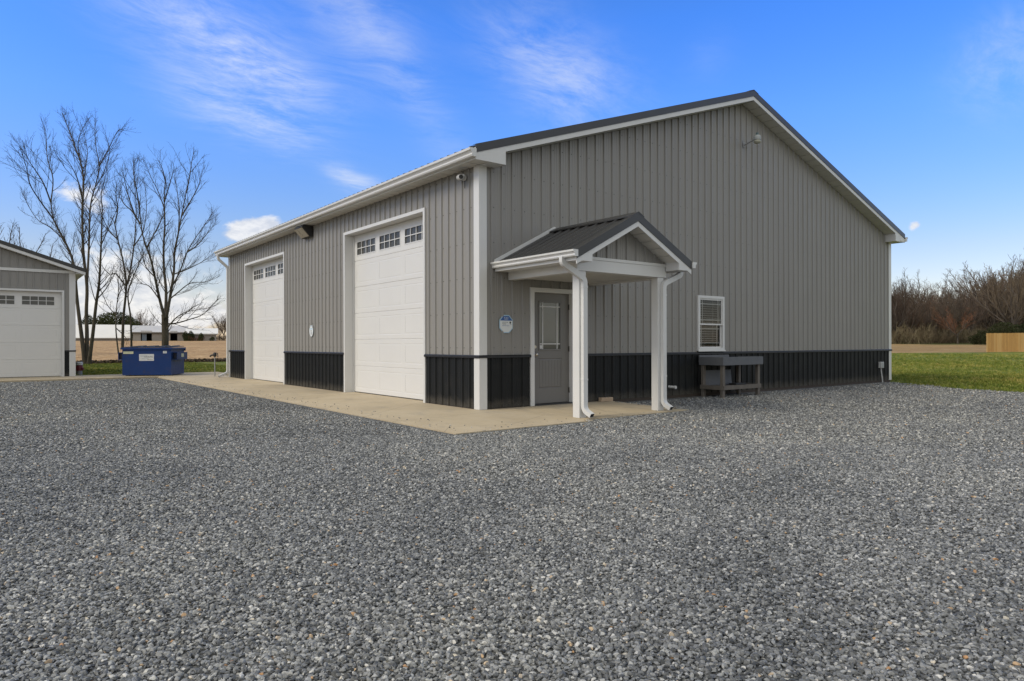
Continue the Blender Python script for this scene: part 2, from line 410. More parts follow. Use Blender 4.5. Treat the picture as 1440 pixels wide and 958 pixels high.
# ------------------------------------------------------------------ lie of the land
def lin(x, kn):
    if x <= kn[0][0]: return kn[0][1]
    for (a, b), (c, d) in zip(kn, kn[1:]):
        if x <= c: return b + (d - b) * (x - a) / (c - a)
    return kn[-1][1]
AX = [(30, 0), (70, .28), (155, 1.12), (300, 1.4)]
BY = [(42, 0), (210, 2.33), (260, 2.7)]
def h(x, y): return -.1 + lin(x, AX) + lin(y, BY)
def sheet(name, outline, dz, mat, knots=True, zfix=None):
    bm = bmesh.new()
    bm.faces.new([bm.verts.new((x, y, 0)) for x, y in outline])
    if knots:
        for ax, kn in ((Vector((1, 0, 0)), AX), (Vector((0, 1, 0)), BY)):
            for k, _ in kn:
                bmesh.ops.bisect_plane(bm, geom=bm.verts[:] + bm.edges[:] + bm.faces[:], plane_co=ax * k, plane_no=ax)
        for v in bm.verts: v.co.z = h(v.co.x, v.co.y) + dz
    else:
        for v in bm.verts: v.co.z = zfix
    bmesh.ops.triangulate(bm, faces=bm.faces[:])
    bmesh.ops.recalc_face_normals(bm, faces=bm.faces[:])
    for f in bm.faces:
        if f.normal.z < 0: f.normal_flip()
    me = bpy.data.meshes.new(name); bm.to_mesh(me); bm.free(); me.materials.append(mat)
    o = bpy.data.objects.new(name, me); COL.objects.link(o); o['kind'] = 'structure'
    return o
sheet('field', [(-2500, -2500), (2500, -2500), (2500, 2500), (-2500, 2500)], 0, M['field'])
lawn_line = [(-90, 40.5), (-20, 41.5), (-4, 41.8), (6, 42.4), (20, 43.5), (40, 35.5), (52, 28.6), (62, 20.6), (70, 14.6), (84, 3.5), (110, -18), (60, -70), (-90, -70)]
fine = []
for (a, b), (c, d) in zip(lawn_line[:11], lawn_line[1:11]):
    L = math.hypot(c - a, d - b); n = max(1, int(L / .9))
    for i in range(n):
        t = i / n; k = .28 if i else 0
        fine.append((a + (c - a) * t + uni(-k, k), b + (d - b) * t + uni(-k, k)))
lawn = sheet('lawn', list(reversed(fine + lawn_line[10:])), .03, M['lawn'])
# gravel yard, its edge frayed where it meets the turf
GZ = -.052
gedge = [(15.0, .6), (14.75, -.35), (13.95, -1.5), (12.95, -2.6), (12.72, -4.1), (12.3, -7), (11.5, -14), (10, -30)]
gl = []
for (a, b), (c, d) in zip(gedge, gedge[1:]):
    n = max(1, int(math.hypot(c - a, d - b) / .12))
    for i in range(n):
        t = i / n; w = .05 + .03 * math.sin(i * 1.7)
        gl.append((a + (c - a) * t + uni(-w, w), b + (d - b) * t + uni(-w, w)))
yard = [(-45, -30)] + list(reversed(gl + [gedge[-1]])) + [(14.9, 3), (-1, 3), (-1, 17.46)]
for i in range(1, 60): yard.append((-1 - i * .74, 17.44 + uni(-.03, .03)))
yard.append((-45, 17.44))
sheet('gravel_yard', yard, 0, M['gravel'], False, GZ)

# concrete apron: falls gently away from the walls, lies flat between the buildings
def slab():
    mb = MB()
    def z(x, y): return -.0185 * min(2.3, max(-x, -y, 0)) if y < 15.3 else -.0185 * min(2.3, max(-x, 0)) * max(0, min(1, (17.4 - y) / 2))
    def area(x0, x1, y0, y1, n=8, m=8):
        g = {}
        for i in range(n + 1):
            for j in range(m + 1):
                x = x0 + (x1 - x0) * i / n; y = y0 + (y1 - y0) * j / m
                g[i, j] = (x, y, z(x, y))
        for i in range(n):
            for j in range(m): mb.quad(g[i, j], g[i + 1, j], g[i + 1, j + 1], g[i, j + 1])
        for i in range(n):
            for j, s in ((0, 1), (m, -1)):
                a, b = g[i, j], g[i + 1, j]; q = [a, b, (b[0], b[1], -.2), (a[0], a[1], -.2)]
                mb.poly(q[::-1] if s > 0 else q)
        for j in range(m):
            for i, s in ((0, -1), (n, 1)):
                a, b = g[i, j], g[i, j + 1]; q = [a, b, (b[0], b[1], -.2), (a[0], a[1], -.2)]
                mb.poly(q[::-1] if s > 0 else q)
    area(-1.86, .62, -2.13, .02, 10, 8); area(.626, 3.1, -1.97, .02, 8, 8); area(-1.86, .3, .02, 17.4, 8, 30)
    area(-14.5, .9, 17.406, 20.4, 12, 6)
    o = mb.build('concrete_apron', M['concrete']); o['kind'] = 'structure'
slab()

# ------------------------------------------------------------------ the pole building
L = 15.24
bld = thing('pole_building', (L / 2, L / 2, 0), 'large grey metal pole building with black wainscot and covered entry porch', 'building')
PITCH = .2286
def profile(t0, t1, phase=0.0, minor=True):
    """points (t, out) of ribbed steel panel from t0 to t1"""
    pts = []
    k = math.floor((t0 - phase) / PITCH) - 1
    while phase + k * PITCH < t1 + PITCH:
        c = phase + k * PITCH
        for dt, o in ((-.026, 0), (-.014, .025), (.014, .025), (.026, 0), (.080, 0), (.086, .003), (.098, .003), (.104, 0), (.125, 0), (.131, .003), (.143, .003), (.149, 0)):
            if not minor and dt > .04: continue
            if t0 < c + dt < t1: pts.append((c + dt, o))
        k += 1
    def val(t):
        u = (t - phase + .03) % PITCH - .03
        P = [(-.03, 0), (-.026, 0), (-.014, .025), (.014, .025), (.026, 0), (PITCH, 0)]
        return lin(u, P)
    return [(t0, val(t0))] + sorted(pts) + [(t1, val(t1))]
def ribwall(mb, P, t0, t1, zb, zt, openings=(), breaks=(), phase=0., screws=()):
    """P(t, out, z) -> point; zb/zt functions of t; openings (t0, t1, z0, z1)"""
    pr = profile(t0, t1, phase); ts = dict(pr)
    def val(t):
        for (a, oa), (b, ob) in zip(pr, pr[1:]):
            if a <= t <= b: return oa + (ob - oa) * (t - a) / max(1e-9, b - a)
        return 0
    for a, b, _, _ in openings:
        for e in (a, b):
            if t0 < e < t1 and e not in ts: ts[e] = val(e)
    for e in breaks:
        if t0 < e < t1 and e not in ts: ts[e] = val(e)
    k = sorted(ts.items())
    for (a, oa), (b, ob) in zip(k, k[1:]):
        mid = (a + b) / 2; cuts = sorted((q[2], q[3]) for q in openings if q[0] < mid < q[1])
        segs = []; z = None
        for c0, c1 in cuts: segs.append((z, c0)); z = c1
        segs.append((z, None))
        for s0, s1 in segs:
            za, zb_ = (zb(a), zb(b)) if s0 is None else (s0, s0)
            zc, zd = (zt(a), zt(b)) if s1 is None else (s1, s1)
            if zc - za < .002 and zd - zb_ < .002: continue
            mb.quad(P(a, oa, za), P(b, ob, zb_), P(b, ob, zd), P(a, oa, zc))
    r = .0075
    for zs in screws:
        kk = math.ceil((t0 - phase) / PITCH)
        while phase + kk * PITCH < t1:
            c = phase + kk * PITCH + .05; kk += 1
            if c > t1 - .05 or zs > zt(c) - .05 or any(q[0] - .05 < c < q[1] + .05 and q[2] < zs < q[3] for q in openings): continue
            p = [P(c + r * math.cos(i * math.pi / 3), .009, zs + r * math.sin(i * math.pi / 3)) for i in range(6)]
            mb.poly(p, 1)
            for i in range(6):
                q0, q1 = p[i], p[(i + 1) % 6]
                a0 = i * math.pi / 3; a1 = (i + 1) * math.pi / 3
                mb.quad(P(c + r * 1.3 * math.cos(a0), 0, zs + r * 1.3 * math.sin(a0)), P(c + r * 1.3 * math.cos(a1), 0, zs + r * 1.3 * math.sin(a1)), q1, q0, 1)
M['screw'] = paint('siding_screw_heads', (.13, .125, .12), .5, .1)
D1, D2, DZ = (1.845, 5.52), (9.675, 13.31), 3.70
RZ = .935      # top of the wainscot rail
SOF = 4.19     # eave soffit
PL = lambda t, o, z: (-o, t, z)            # left wall, seen from -X
PG = lambda t, o, z: (t, -o, z)            # gable wall, seen from -Y
def gz(x): return 6.82 - abs(x - L / 2) / 3
ops_left = [(D1[0], D1[1], -.1, DZ), (D2[0], D2[1], -.1, DZ)]
ED = (1.145, 2.145, -.1, 2.105)            # entry door rough opening
WN = (5.90, 6.82, .98, 2.18)
girts = [1.06 + .61 * i for i in range(9)]
def rev(P): return lambda t, o, z: P(-t, o, z)
# left wall runs with -t so that faces look outward
mb = MB(); ribwall(mb, rev(PL), -(L - .06), -.06, lambda t: RZ - .02, lambda t: SOF + .02, [(-b, -a, c, d) for a, b, c, d in ops_left], phase=-.3, screws=girts)
mb.build('siding', [M['siding'], M['screw']], bld)
mb = MB(); ribwall(mb, rev(PL), -(L - .06), -.06, lambda t: .012, lambda t: RZ - .025, [(-b, -a, c, d) for a, b, c, d in ops_left], phase=-.3, screws=[.2, .6])
mb.build('wainscot', [M['black_siding'], M['black_siding']], bld)
mb = MB(); ribwall(mb, PG, .06, L - .06, lambda t: RZ - .02, gz, [ED, WN], breaks=[L / 2], phase=.25, screws=girts)
mb.build('gable_siding', [M['gable_siding'], M['screw']], bld)
mb = MB(); ribwall(mb, PG, .06, L - .06, lambda t: .012, lambda t: RZ - .025, [ED, WN], phase=.25, screws=[.2, .6])
mb.build('gable_wainscot', [M['black_siding'], M['black_siding']], bld)
# far walls, so that the building is whole
mb = MB(); ribwall(mb, lambda t, o, z: (L + o, t, z), .06, L - .06, lambda t: .012, lambda t: SOF, phase=.2)
ribwall(mb, lambda t, o, z: (-t, L + o, z), -(L - .06), -.06, lambda t: .012, lambda t: gz(-t), breaks=[-L / 2], phase=.2)
mb.build('rear_siding', M['siding'], bld)
# treated skirt board at the foot of the walls
M['skirt'] = paint('dark_treated_board', (.045, .034, .026), .85, .2, 6)
for q in ((-.012, .03, .03, D1[0] - .02), (-.012, .03, D1[1] + .02, D2[0] - .02), (-.012, .03, D2[1] + .02, L - .03), (.031, ED[0] - .02, -.012, .0285), (ED[1] + .02, L - .03, -.012, .0285)):
    mb = MB(); mb.box(*q, -.15, .010); mb.build('skirt_board', M['skirt'], bld)
# wainscot rail
mb = MB()
for a, b in ((-.046, D1[0] - .03), (D1[1] + .03, D2[0] - .03), (D2[1] + .03, L + .046)):
    mb = MB(); mb.extrude([(-.006, a, RZ - .05), (-.006, a, RZ), (-.030, a, RZ), (-.046, a, RZ - .018), (-.046, a, RZ - .05)], (0, b - a, 0)); mb.build('wainscot_rail', M['rail'], bld)
for a, b in ((-.006, ED[0] - .045), (ED[1] + .045, L + .046)):
    mb = MB(); mb.extrude([(a, -.046, RZ - .05), (a, -.046, RZ - .018), (a, -.030, RZ), (a, -.006, RZ), (a, -.006, RZ - .05)][::-1], (b - a, 0, 0)); mb.build('wainscot_rail', M['rail'], bld)
# corner trims
def ctrim(cx, cy, sx, sy, zb, zt, ztb=None):
    mb = MB(); w = .137; o = .028
    a = [(cx - sx * o, cy - sy * o), (cx + sx * w, cy - sy * o), (cx + sx * w, cy - sy * .004), (cx - sx * .004, cy - sy * .004), (cx - sx * .004, cy + sy * w), (cx - sx * o, cy + sy * w)]
    ar = sum(a[i][0] * a[(i + 1) % 6][1] - a[(i + 1) % 6][0] * a[i][1] for i in range(6))
    if ar < 0: a = a[::-1]
    mb.prism(a, zb, zt); mb.build('corner_trim', M['white'], bld, bevel=.004)
ctrim(0, 0, 1, 1, .0, SOF - .005); ctrim(L, 0, -1, 1, .0, SOF - .005); ctrim(0, L, 1, -1, .0, SOF - .005); ctrim(L, L, -1, -1, .0, SOF - .005)

# overhead doors, set back in white-trimmed openings
def overhead(y0, y1, dx, hz, nw, parent, name='garage_door', F=None, sections=6):
    """F maps (along, inward, z) to a point; along grows away from the viewer's left or right as F says"""
    W = y1 - y0
    fr = MB()
    for a, b in ((y0 - .045, y0 + .02), (y1 - .02, y1 + .045)): fr.obox(F(a, -.032, 0), Vector(F(b, -.032, 0)) - Vector(F(a, -.032, 0)), Vector(F(a, -.004, 0)) - Vector(F(a, -.032, 0)), (0, 0, hz + .045))
    a = y0 + .0205; b = y1 - .0205
    fr.obox(F(a, -.032, hz - .02), Vector(F(b, -.032, 0)) - Vector(F(a, -.032, 0)), Vector(F(a, -.004, 0)) - Vector(F(a, -.032, 0)), (0, 0, .065))
    for a, b in ((y0 - .03, y0 + .02), (y1 - .02, y1 + .03)): fr.obox(F(a, -.0035, 0), Vector(F(b, 0, 0)) - Vector(F(a, 0, 0)), Vector(F(a, dx + .1, 0)) - Vector(F(a, -.0035, 0)), (0, 0, hz + .03))
    a = y0 + .0205; b = y1 - .0205
    fr.obox(F(a, -.0035, hz - .02), Vector(F(b, 0, 0)) - Vector(F(a, 0, 0)), Vector(F(a, dx + .1, 0)) - Vector(F(a, -.0035, 0)), (0, 0, .05))
    # weather stops
    for a, b in ((y0 + .021, y0 + .06), (y1 - .06, y1 - .021)): fr.obox(F(a, dx - .02, 0), Vector(F(b, 0, 0)) - Vector(F(a, 0, 0)), Vector(F(a, dx - .002, 0)) - Vector(F(a, dx - .02, 0)), (0, 0, hz - .021))
    fr.build('door_trim', M['white'], parent)
    d = MB(); sh = (hz - .03) / sections; a = y0 + .0215; b = y1 - .0215; ww = .94; pitch = 1.155
    c0 = (y0 + y1) / 2
    wins = [(c0 + (i - (nw - 1) / 2) * pitch - ww / 2, c0 + (i - (nw - 1) / 2) * pitch + ww / 2) for i in range(nw)]
    zw0, zw1 = hz - .49, hz - .195
    rects = []
    for s in range(sections):
        z0 = .012 + s * sh + .003; z1 = .012 + (s + 1) * sh - .003
        if s == sections - 1:
            rects.append((z0, z1, None))
        else: rects.append((z0, z1, 1))
    def face(u0, u1, z0, z1, dep):
        d.poly([F(u0, dx + dep, z0), F(u1, dx + dep, z0), F(u1, dx + dep, z1), F(u0, dx + dep, z1)])
    def recess(u0, u1, z0, z1, dep0, dep1, e):
        """bevelled step from the outer rectangle at dep0 to the inner one at dep1"""
        o = [(u0, z0), (u1, z0), (u1, z1), (u0, z1)]; i = [(u0 + e, z0 + e), (u1 - e, z0 + e), (u1 - e, z1 - e), (u0 + e, z1 - e)]
        for k in range(4):
            l = (k + 1) % 4
            d.poly([F(o[k][0], dx + dep0, o[k][1]), F(o[l][0], dx + dep0, o[l][1]), F(i[l][0], dx + dep1, i[l][1]), F(i[k][0], dx + dep1, i[k][1])])
    for z0, z1, kind in rects:
        # rounded lip at each joint
        d.poly([F(a, dx + .011, z0 - .003), F(b, dx + .011, z0 - .003), F(b, dx, z0 + .006), F(a, dx, z0 + .006)])
        d.poly([F(a, dx, z1 - .006), F(b, dx, z1 - .006), F(b, dx + .011, z1 + .003), F(a, dx + .011, z1 + .003)])
        z0 += .006; z1 -= .006
        holes = []
        if kind: 
            n = nw; pw = (b - a - .12 * (n + 1)) / n
            for i in range(n):
                u0 = a + .12 + i * (pw + .12); holes.append((u0, u0 + pw, z0 + .085, z1 - .085))
        else: holes = [(u0, u1, zw0, zw1) for u0, u1 in wins]
        cur = a
        for u0, u1, q0, q1 in holes:
            face(cur, u0, z0, z1, 0); face(u0, u1, z0, q0, 0); face(u0, u1, q1, z1, 0); cur = u1
            if kind:
                recess(u0, u1, q0, q1, 0, .003, .012)
                recess(u0 + .012, u1 - .012, q0 + .012, q1 - .012, .003, .0005, .03)
                # fine vertical grooves of the pressed panel
                g0, g1 = u0 + .042, u1 - .042; ng = 5; st = (g1 - g0) / ng; zz0, zz1 = q0 + .042, q1 - .042
                for i in range(ng):
                    x0 = g0 + i * st; x1 = x0 + st; e = .006
                    face(x0 + e, x1 - e, zz0, zz1, .001)
                    d.poly([F(x0, dx + .0022, zz0), F(x0 + e, dx + .001, zz0), F(x0 + e, dx + .001, zz1), F(x0, dx + .0022, zz1)])
                    d.poly([F(x1 - e, dx + .001, zz0), F(x1, dx + .0022, zz0), F(x1, dx + .0022, zz1), F(x1 - e, dx + .001, zz1)])
        face(cur, b, z0, z1, 0)
    do = d.build(name, M['gdoor'], parent)
    # unseen dark backing sheet, added so that no daylight comes round the joints
    bk = MB(); bk.poly([F(a, dx + .03, 0), F(b, dx + .03, 0), F(b, dx + .03, hz), F(a, dx + .03, hz)]); bk.build('bottom_seal_and_backing', M['dark'], do)
    sl = MB(); sl.obox(F(a, dx + .004, -.004), Vector(F(b, 0, 0)) - Vector(F(a, 0, 0)), Vector(F(a, dx + .03, 0)) - Vector(F(a, dx + .004, 0)), (0, 0, .018)); sl.build('bottom_seal_and_backing', M['dark'], do)
    for u0, u1 in wins:
        w = MB(); w.poly([F(u0 - .01, dx + .016, zw0 - .01), F(u1 + .01, dx + .016, zw0 - .01), F(u1 + .01, dx + .016, zw1 + .01), F(u0 - .01, dx + .016, zw1 + .01)])
        w.build('window_pane', M['darkglass'], do)
        g = MB(); e = .022; t = .009
        def bar(p0, p1, q0, q1): g.obox(F(p0, dx - .006, q0), Vector(F(p1, 0, 0)) - Vector(F(p0, 0, 0)), Vector(F(p0, .014, 0)) - Vector(F(p0, 0, 0)), (0, 0, q1 - q0))
        bar(u0 - e, u1 + e, zw0 - e, zw0); bar(u0 - e, u1 + e, zw1, zw1 + e); bar(u0 - e, u0, zw0, zw1); bar(u1, u1 + e, zw0, zw1)
        for i in (1, 2, 3):
            x = u0 + (u1 - u0) * i / 4; bar(x - t, x + t, zw0, zw1)
        z = (zw0 + zw1) / 2
        for i in range(4): bar(u0 + (u1 - u0) * i / 4 + (t + .0005 if i else 0), u0 + (u1 - u0) * (i + 1) / 4 - (t + .0005 if i < 3 else 0), z - t, z + t)
        g.build('window_grille', M['white'], do)
    return do
FL = lambda u, d, z: (d, u, z)
def FLr(u, d, z): return (d, u, z)
overhead(D1[0], D1[1], .2, DZ, 3, bld, F=FL)
overhead(D2[0], D2[1], .2, DZ, 3, bld, F=FL)

# entry door
def entry():
    x0, x1 = 1.19, 2.10; z0, z1 = .03, 2.065; Y = .055
    fr = MB()
    fr.box(1.10, 1.188, -.034, .12, -.0, 2.15); fr.box(2.102, 2.19, -.034, .12, .0, 2.15); fr.box(1.188, 2.102, -.034, .12, 2.067, 2.15)
    fr.build('door_frame', M['white'], bld, bevel=.004)
    th = MB(); th.box(1.1885, 2.1015, -.04, .12, -.03, .022); th.build('threshold', M['dark'], bld)
    d = MB(); gx0, gx1, gy0, gy1 = 1.345, 1.905, 1.0, 1.92; px0, px1, pz0, pz1 = 1.345, 1.925, .30, .86
    xs = [x0, gx0, gx1, x1]
    def f(a, b, c, e, y=Y): d.poly([(a, y, c), (b, y, c), (b, y, e), (a, y, e)])
    f(x0, gx0, z0, z1); f(px1, x1, z0, z1); f(gx0, px1, z0, pz0); f(gx0, px1, pz1, gy0); f(gx0, px1, gy1, z1); f(gx1, px1, gy0, gy1)
    def step(a, b, c, e, y0_, y1_, w):
        o = [(a, c), (b, c), (b, e), (a, e)]; i = [(a + w, c + w), (b - w, c + w), (b - w, e - w), (a + w, e - w)]
        for k in range(4):
            l = (k + 1) % 4; d.poly([(o[k][0], y0_, o[k][1]), (o[l][0], y0_, o[l][1]), (i[l][0], y1_, i[l][1]), (i[k][0], y1_, i[k][1])])
    step(px0, px1, pz0, pz1, Y, Y + .010, .014); step(px0 + .014, px1 - .014, pz0 + .014, pz1 - .014, Y + .010, Y + .002, .02)
    n = 7; a0, a1 = px0 + .034, px1 - .034; st = (a1 - a0) / n
    for i in range(n):
        f(a0 + i * st + .004, a0 + (i + 1) * st - .004, pz0 + .034, pz1 - .034, Y + .002)
        for q, r_ in ((a0 + i * st, a0 + i * st + .004), (a0 + (i + 1) * st, a0 + (i + 1) * st - .004)):
            p = [(q, Y + .007, pz0 + .034), (r_, Y + .002, pz0 + .034), (r_, Y + .002, pz1 - .034), (q, Y + .007, pz1 - .034)]
            d.poly(p if q < r_ else p[::-1])
    d.box(x0, x1, Y + .03, Y + .045, z0, z1)
    do = d.build('entry_door', M['doorpaint'], bld)
    lf = MB(); w = .03
    for a, b, c, e in ((gx0, gx1, gy0, gy0 + w), (gx0, gx1, gy1 - w, gy1), (gx0, gx0 + w, gy0 + w, gy1 - w), (gx1 - w, gx1, gy0 + w, gy1 - w)): lf.box(a, b, Y - .012, Y + .01, c, e)
    lf.build('lite_frame', M['doorpaint'], do, bevel=.004)
    g = MB(); g.poly([(gx0, Y + .008, gy0), (gx1, Y + .008, gy0), (gx1, Y + .008, gy1), (gx0, Y + .008, gy1)]); g.build('glass', M['doorglass'], do)
    b = MB(); t = .009
    for x in (gx0 + .105, gx1 - .105): b.box(x - t, x + t, Y - .003, Y + .007, gy0 + w, gy1 - w)
    for z in (gy0 + .125, gy1 - .105):
        for a, c in ((gx0 + w, gx0 + .105 - t), (gx0 + .105 + t, gx1 - .105 - t), (gx1 - .105 + t, gx1 - w)): b.box(a + .0005, c - .0005, Y - .003, Y + .007, z - t, z + t)
    b.build('grille', M['white'], do)
    s = MB(); s.box(gx0 + .035, gx0 + .09, Y + .002, Y + .0075, gy0 + .035, gy0 + .10); s.build('sticker', M['label'], do)
    k = MB(); k.tube([(1.262, Y, .93), (1.262, Y - .012, .93)], .034, 16); k.tube([(1.262, Y - .012, .93), (1.262, Y - .035, .93), (1.262, Y - .05, .93), (1.262, Y - .065, .93), (1.262, Y - .072, .93)], [.012, .014, .03, .03, .018], 16)
    k.build('door_knob', M['brass'], do, smooth=True)
    k = MB(); k.tube([(1.262, Y, 1.07), (1.262, Y - .02, 1.07)], [.03, .026], 16); k.build('deadbolt', M['brass'], do)
    for z in (.25, 1.03, 1.82):
        q = MB(); q.box(2.075, 2.1005, Y - .004, Y + .002, z - .05, z + .05); q.tube([(2.1, Y - .008, z - .052), (2.1, Y - .008, z + .052)], .008, 8); q.build('hinge', M['hinge'], do)
entry()

# window with blinds
def window():
    x0, x1, z0, z1 = 5.877, 6.84, .957, 2.2
    f = MB(); w = .062; Y0, Y1 = -.05, .06
    f.box(x0, x1, Y0, Y1, z0, z0 + w); f.box(x0, x1, Y0, Y1, z1 - w, z1); f.box(x0, x0 + w, Y0, Y1, z0 + w, z1 - w); f.box(x1 - w, x1, Y0, Y1, z0 + w, z1 - w)
    fo = f.build('window', M['white'], bld, bevel=.004)
    s = MB(); s.box(x0 - .01, x1 + .01, -.066, -.0505, z0 - .012, z0 + .018); s.build('sill', M['white'], fo)
    zm = 1.56; ax0, ax1 = x0 + w + .0005, x1 - w - .0005; sw = .034
    for (q0, q1, ya, yb) in ((zm - .02, z1 - w - .0005, -.032, .0), (z0 + w + .0005, zm + .02, .002, .034)):
        m_ = MB(); m_.box(ax0, ax1, ya, yb, q0, q0 + sw); m_.box(ax0, ax1, ya, yb, q1 - sw, q1); m_.box(ax0, ax0 + sw, ya, yb, q0 + sw, q1 - sw); m_.box(ax1 - sw, ax1, ya, yb, q0 + sw, q1 - sw)
        m_.build('sash', M['white'], fo, bevel=.003)
        g = MB(); y = (ya + yb) / 2; g.poly([(ax0 + sw, y, q0 + sw), (ax1 - sw, y, q0 + sw), (ax1 - sw, y, q1 - sw), (ax0 + sw, y, q1 - sw)]); g.build('pane', M['clear'], fo)
        b = MB(); t = .009; gx0, gx1, gz0, gz1 = ax0 + sw, ax1 - sw, q0 + sw, q1 - sw; yy = y + .004
        for x in (gx0 + .10, gx1 - .10): b.box(x - t, x + t, yy, yy + .008, gz0, gz1)
        for z in (gz0 + .085, gz1 - .085):
            for a, c in ((gx0, gx0 + .10 - t), (gx0 + .10 + t, gx1 - .10 - t), (gx1 - .10 + t, gx1)): b.box(a + .0004, c - .0004, yy, yy + .008, z - t, z + t)
        b.build('grille', M['white'], fo)
    bl = MB(); z = z0 + .075
    while z < z1 - .08:
        t = .020 * math.sin(.25); bl.quad((ax0 + .01, .085, z - t), (ax1 - .01, .085, z - t), (ax1 - .01, .125, z + t), (ax0 + .01, .125, z + t)); z += .052
    for x in (ax0 + .2, ax1 - .2): bl.box(x - .002, x + .002, .083, .085, z0 + .06, z1 - .06)
    bl.build('blind', M['slat'], fo)
    r = MB(); r.box(x0 + .03, x1 - .03, .5, .51, z0 - .05, z1 + .05); r.box(x0 - .3, x0 + .02, .12, .5, z0 - .05, z1 + .05); r.box(x1 - .02, x1 + .3, .12, .5, z0 - .05, z1 + .05)
    r.build('dim_interior', M['interior'], fo)
window()

# roof
RZT = 7.035; OVX, OVY = .285, .31
def roofz(x): return RZT - abs(x - L / 2) / 3
def roof_sheet(mb, xc, xe, y0, y1, zc, ze, pitch=PITCH, ribh=.019):
    """ribbed sheet between ridge line x=xc and eave x=xe, ribs run down the slope"""
    up = 1
    pr = profile(y0, y1, y0 + .12, False)
    for (a, oa), (b, ob) in zip(pr, pr[1:]):
        q = [(xe, a, ze + oa), (xe, b, ze + ob), (xc, b, zc + ob), (xc, a, zc + oa)]
        if xe < xc: q = q[::-1]
        mb.poly(q)
        lo = [(p[0], p[1], (ze if p[0] == xe else zc) - .012) for p in q][::-1]
        mb.poly(lo)
    # eave edge closed under the ribs
    for (a, oa), (b, ob) in zip(pr, pr[1:]):
        q = [(xe, a, ze - .012), (xe, b, ze - .012), (xe, b, ze + ob), (xe, a, ze + oa)]
        mb.poly(q if xe > xc else q[::-1])
mb = MB()
for xe in (-OVX - .03, L + OVX + .03): roof_sheet(mb, L / 2, xe, -OVY + .02, L + OVY - .02, RZT, roofz(xe))
ro = mb.build('roof', M['roof'], bld)
mb = MB()   # ridge cap
for s in (1, -1):
    p = [(L / 2, RZT + .045), (L / 2 + s * .18, RZT - .06 + .045), (L / 2 + s * .18, RZT - .06 + .02), (L / 2, RZT + .02)]
    q = [(x, -OVY - .012, z) for x, z in p]
    mb.extrude(q if s > 0 else q[::-1], (0, L + 2 * OVY + .024, 0))
mb.build('ridge_cap', M['roof'], ro)
def rake(yf, sgn, par, x0=-OVX, x1=L + OVX, rz=roofz, xm=L / 2, dk=.14, wh=.092, back=.02, up=.03):
    for xe in (x0, x1):
        # dark rake trim, then the white fascia board under it
        for nm, mt, t0, t1, yo in (('rake_trim', M['roof'], up, -dk + up, .012), ('fascia', M['white'], -dk + up, -dk - wh + up, 0)):
            p = [(xe, rz(xe) + t1), (xm, rz(xm) + t1), (xm, rz(xm) + t0), (xe, rz(xe) + t0)]
            q = [(x, yf - sgn * yo, z) for x, z in p]; mb = MB()
            mb.extrude(q if (xe < xm) == (sgn < 0) else q[::-1], (0, sgn * (back + yo), 0)); mb.build(nm, mt, par)
rake(-OVY, 1, ro); rake(L + OVY, -1, ro)
# small return of the rake trim on top of the roof
for xe in (-OVX, L + OVX):
    for yf, s in ((-OVY - .012, 1), (L + OVY + .012, -1)):
        mb = MB()
        q = [(xe, yf, roofz(xe) + .0305), (L / 2, yf, RZT + .0305), (L / 2, yf + s * .12, RZT + .0305), (xe, yf + s * .12, roofz(xe) + .0305)]
        n = (Vector(q[1]) - Vector(q[0])).cross(Vector(q[2]) - Vector(q[0])); mb.poly(q if n.z > 0 else q[::-1]); mb.build('rake_trim', M['roof'], ro)
# soffits: vinyl boards with grooves
def soffit_strip(mb, A, B, w, nrm, step=.30):
    """boarded strip from A to B, w = vector across; grooves run across"""
    A, B, w, nrm = Vector(A), Vector(B), Vector(w), Vector(nrm); L_ = (B - A).length; d = (B - A) / L_; n = max(1, round(L_ / step)); st = L_ / n; g = .011
    for i in range(n):
        a = A + d * (i * st + g); b = A + d * ((i + 1) * st - g)
        mb.quad(a, b, b + w, a + w)
        m0 = A + d * (i * st + st / 2 - .004); 
        e = A + d * ((i + 1) * st - g); f2 = A + d * ((i + 1) * st + g); u = nrm * .035
        mb.quad(e, e + u, e + u + w, e + w); mb.quad(f2 + u, f2, f2 + w, f2 + u + w); mb.quad(e + u, f2 + u, f2 + u + w, e + u + w)
mb = MB(); soffit_strip(mb, (-OVX, -OVY, SOF), (-OVX, L + OVY, SOF), (OVX, 0, 0), (0, 0, 1)); mb.build('soffit', M['soffit'], ro)
mb = MB(); soffit_strip(mb, (L + OVX, L + OVY, SOF), (L + OVX, -OVY, SOF), (-OVX, 0, 0), (0, 0, 1)); mb.build('soffit', M['soffit'], ro)
SR = lambda x: 6.825 - abs(x - L / 2) / 3
for y0, wv in ((0.0, -OVY), (L, OVY)):
    mb = MB()
    for a, b in (((.34, SR(.34)), (L / 2, SR(L / 2))), ((L / 2, SR(L / 2)), (L - .34, SR(L - .34)))):
        A, B = (a, b) if wv < 0 else (b, a)
        soffit_strip(mb, (A[0], y0, A[1]), (B[0], y0, B[1]), (0, wv, 0), (0, 0, 1))
    mb.build('soffit', M['soffit'], ro)
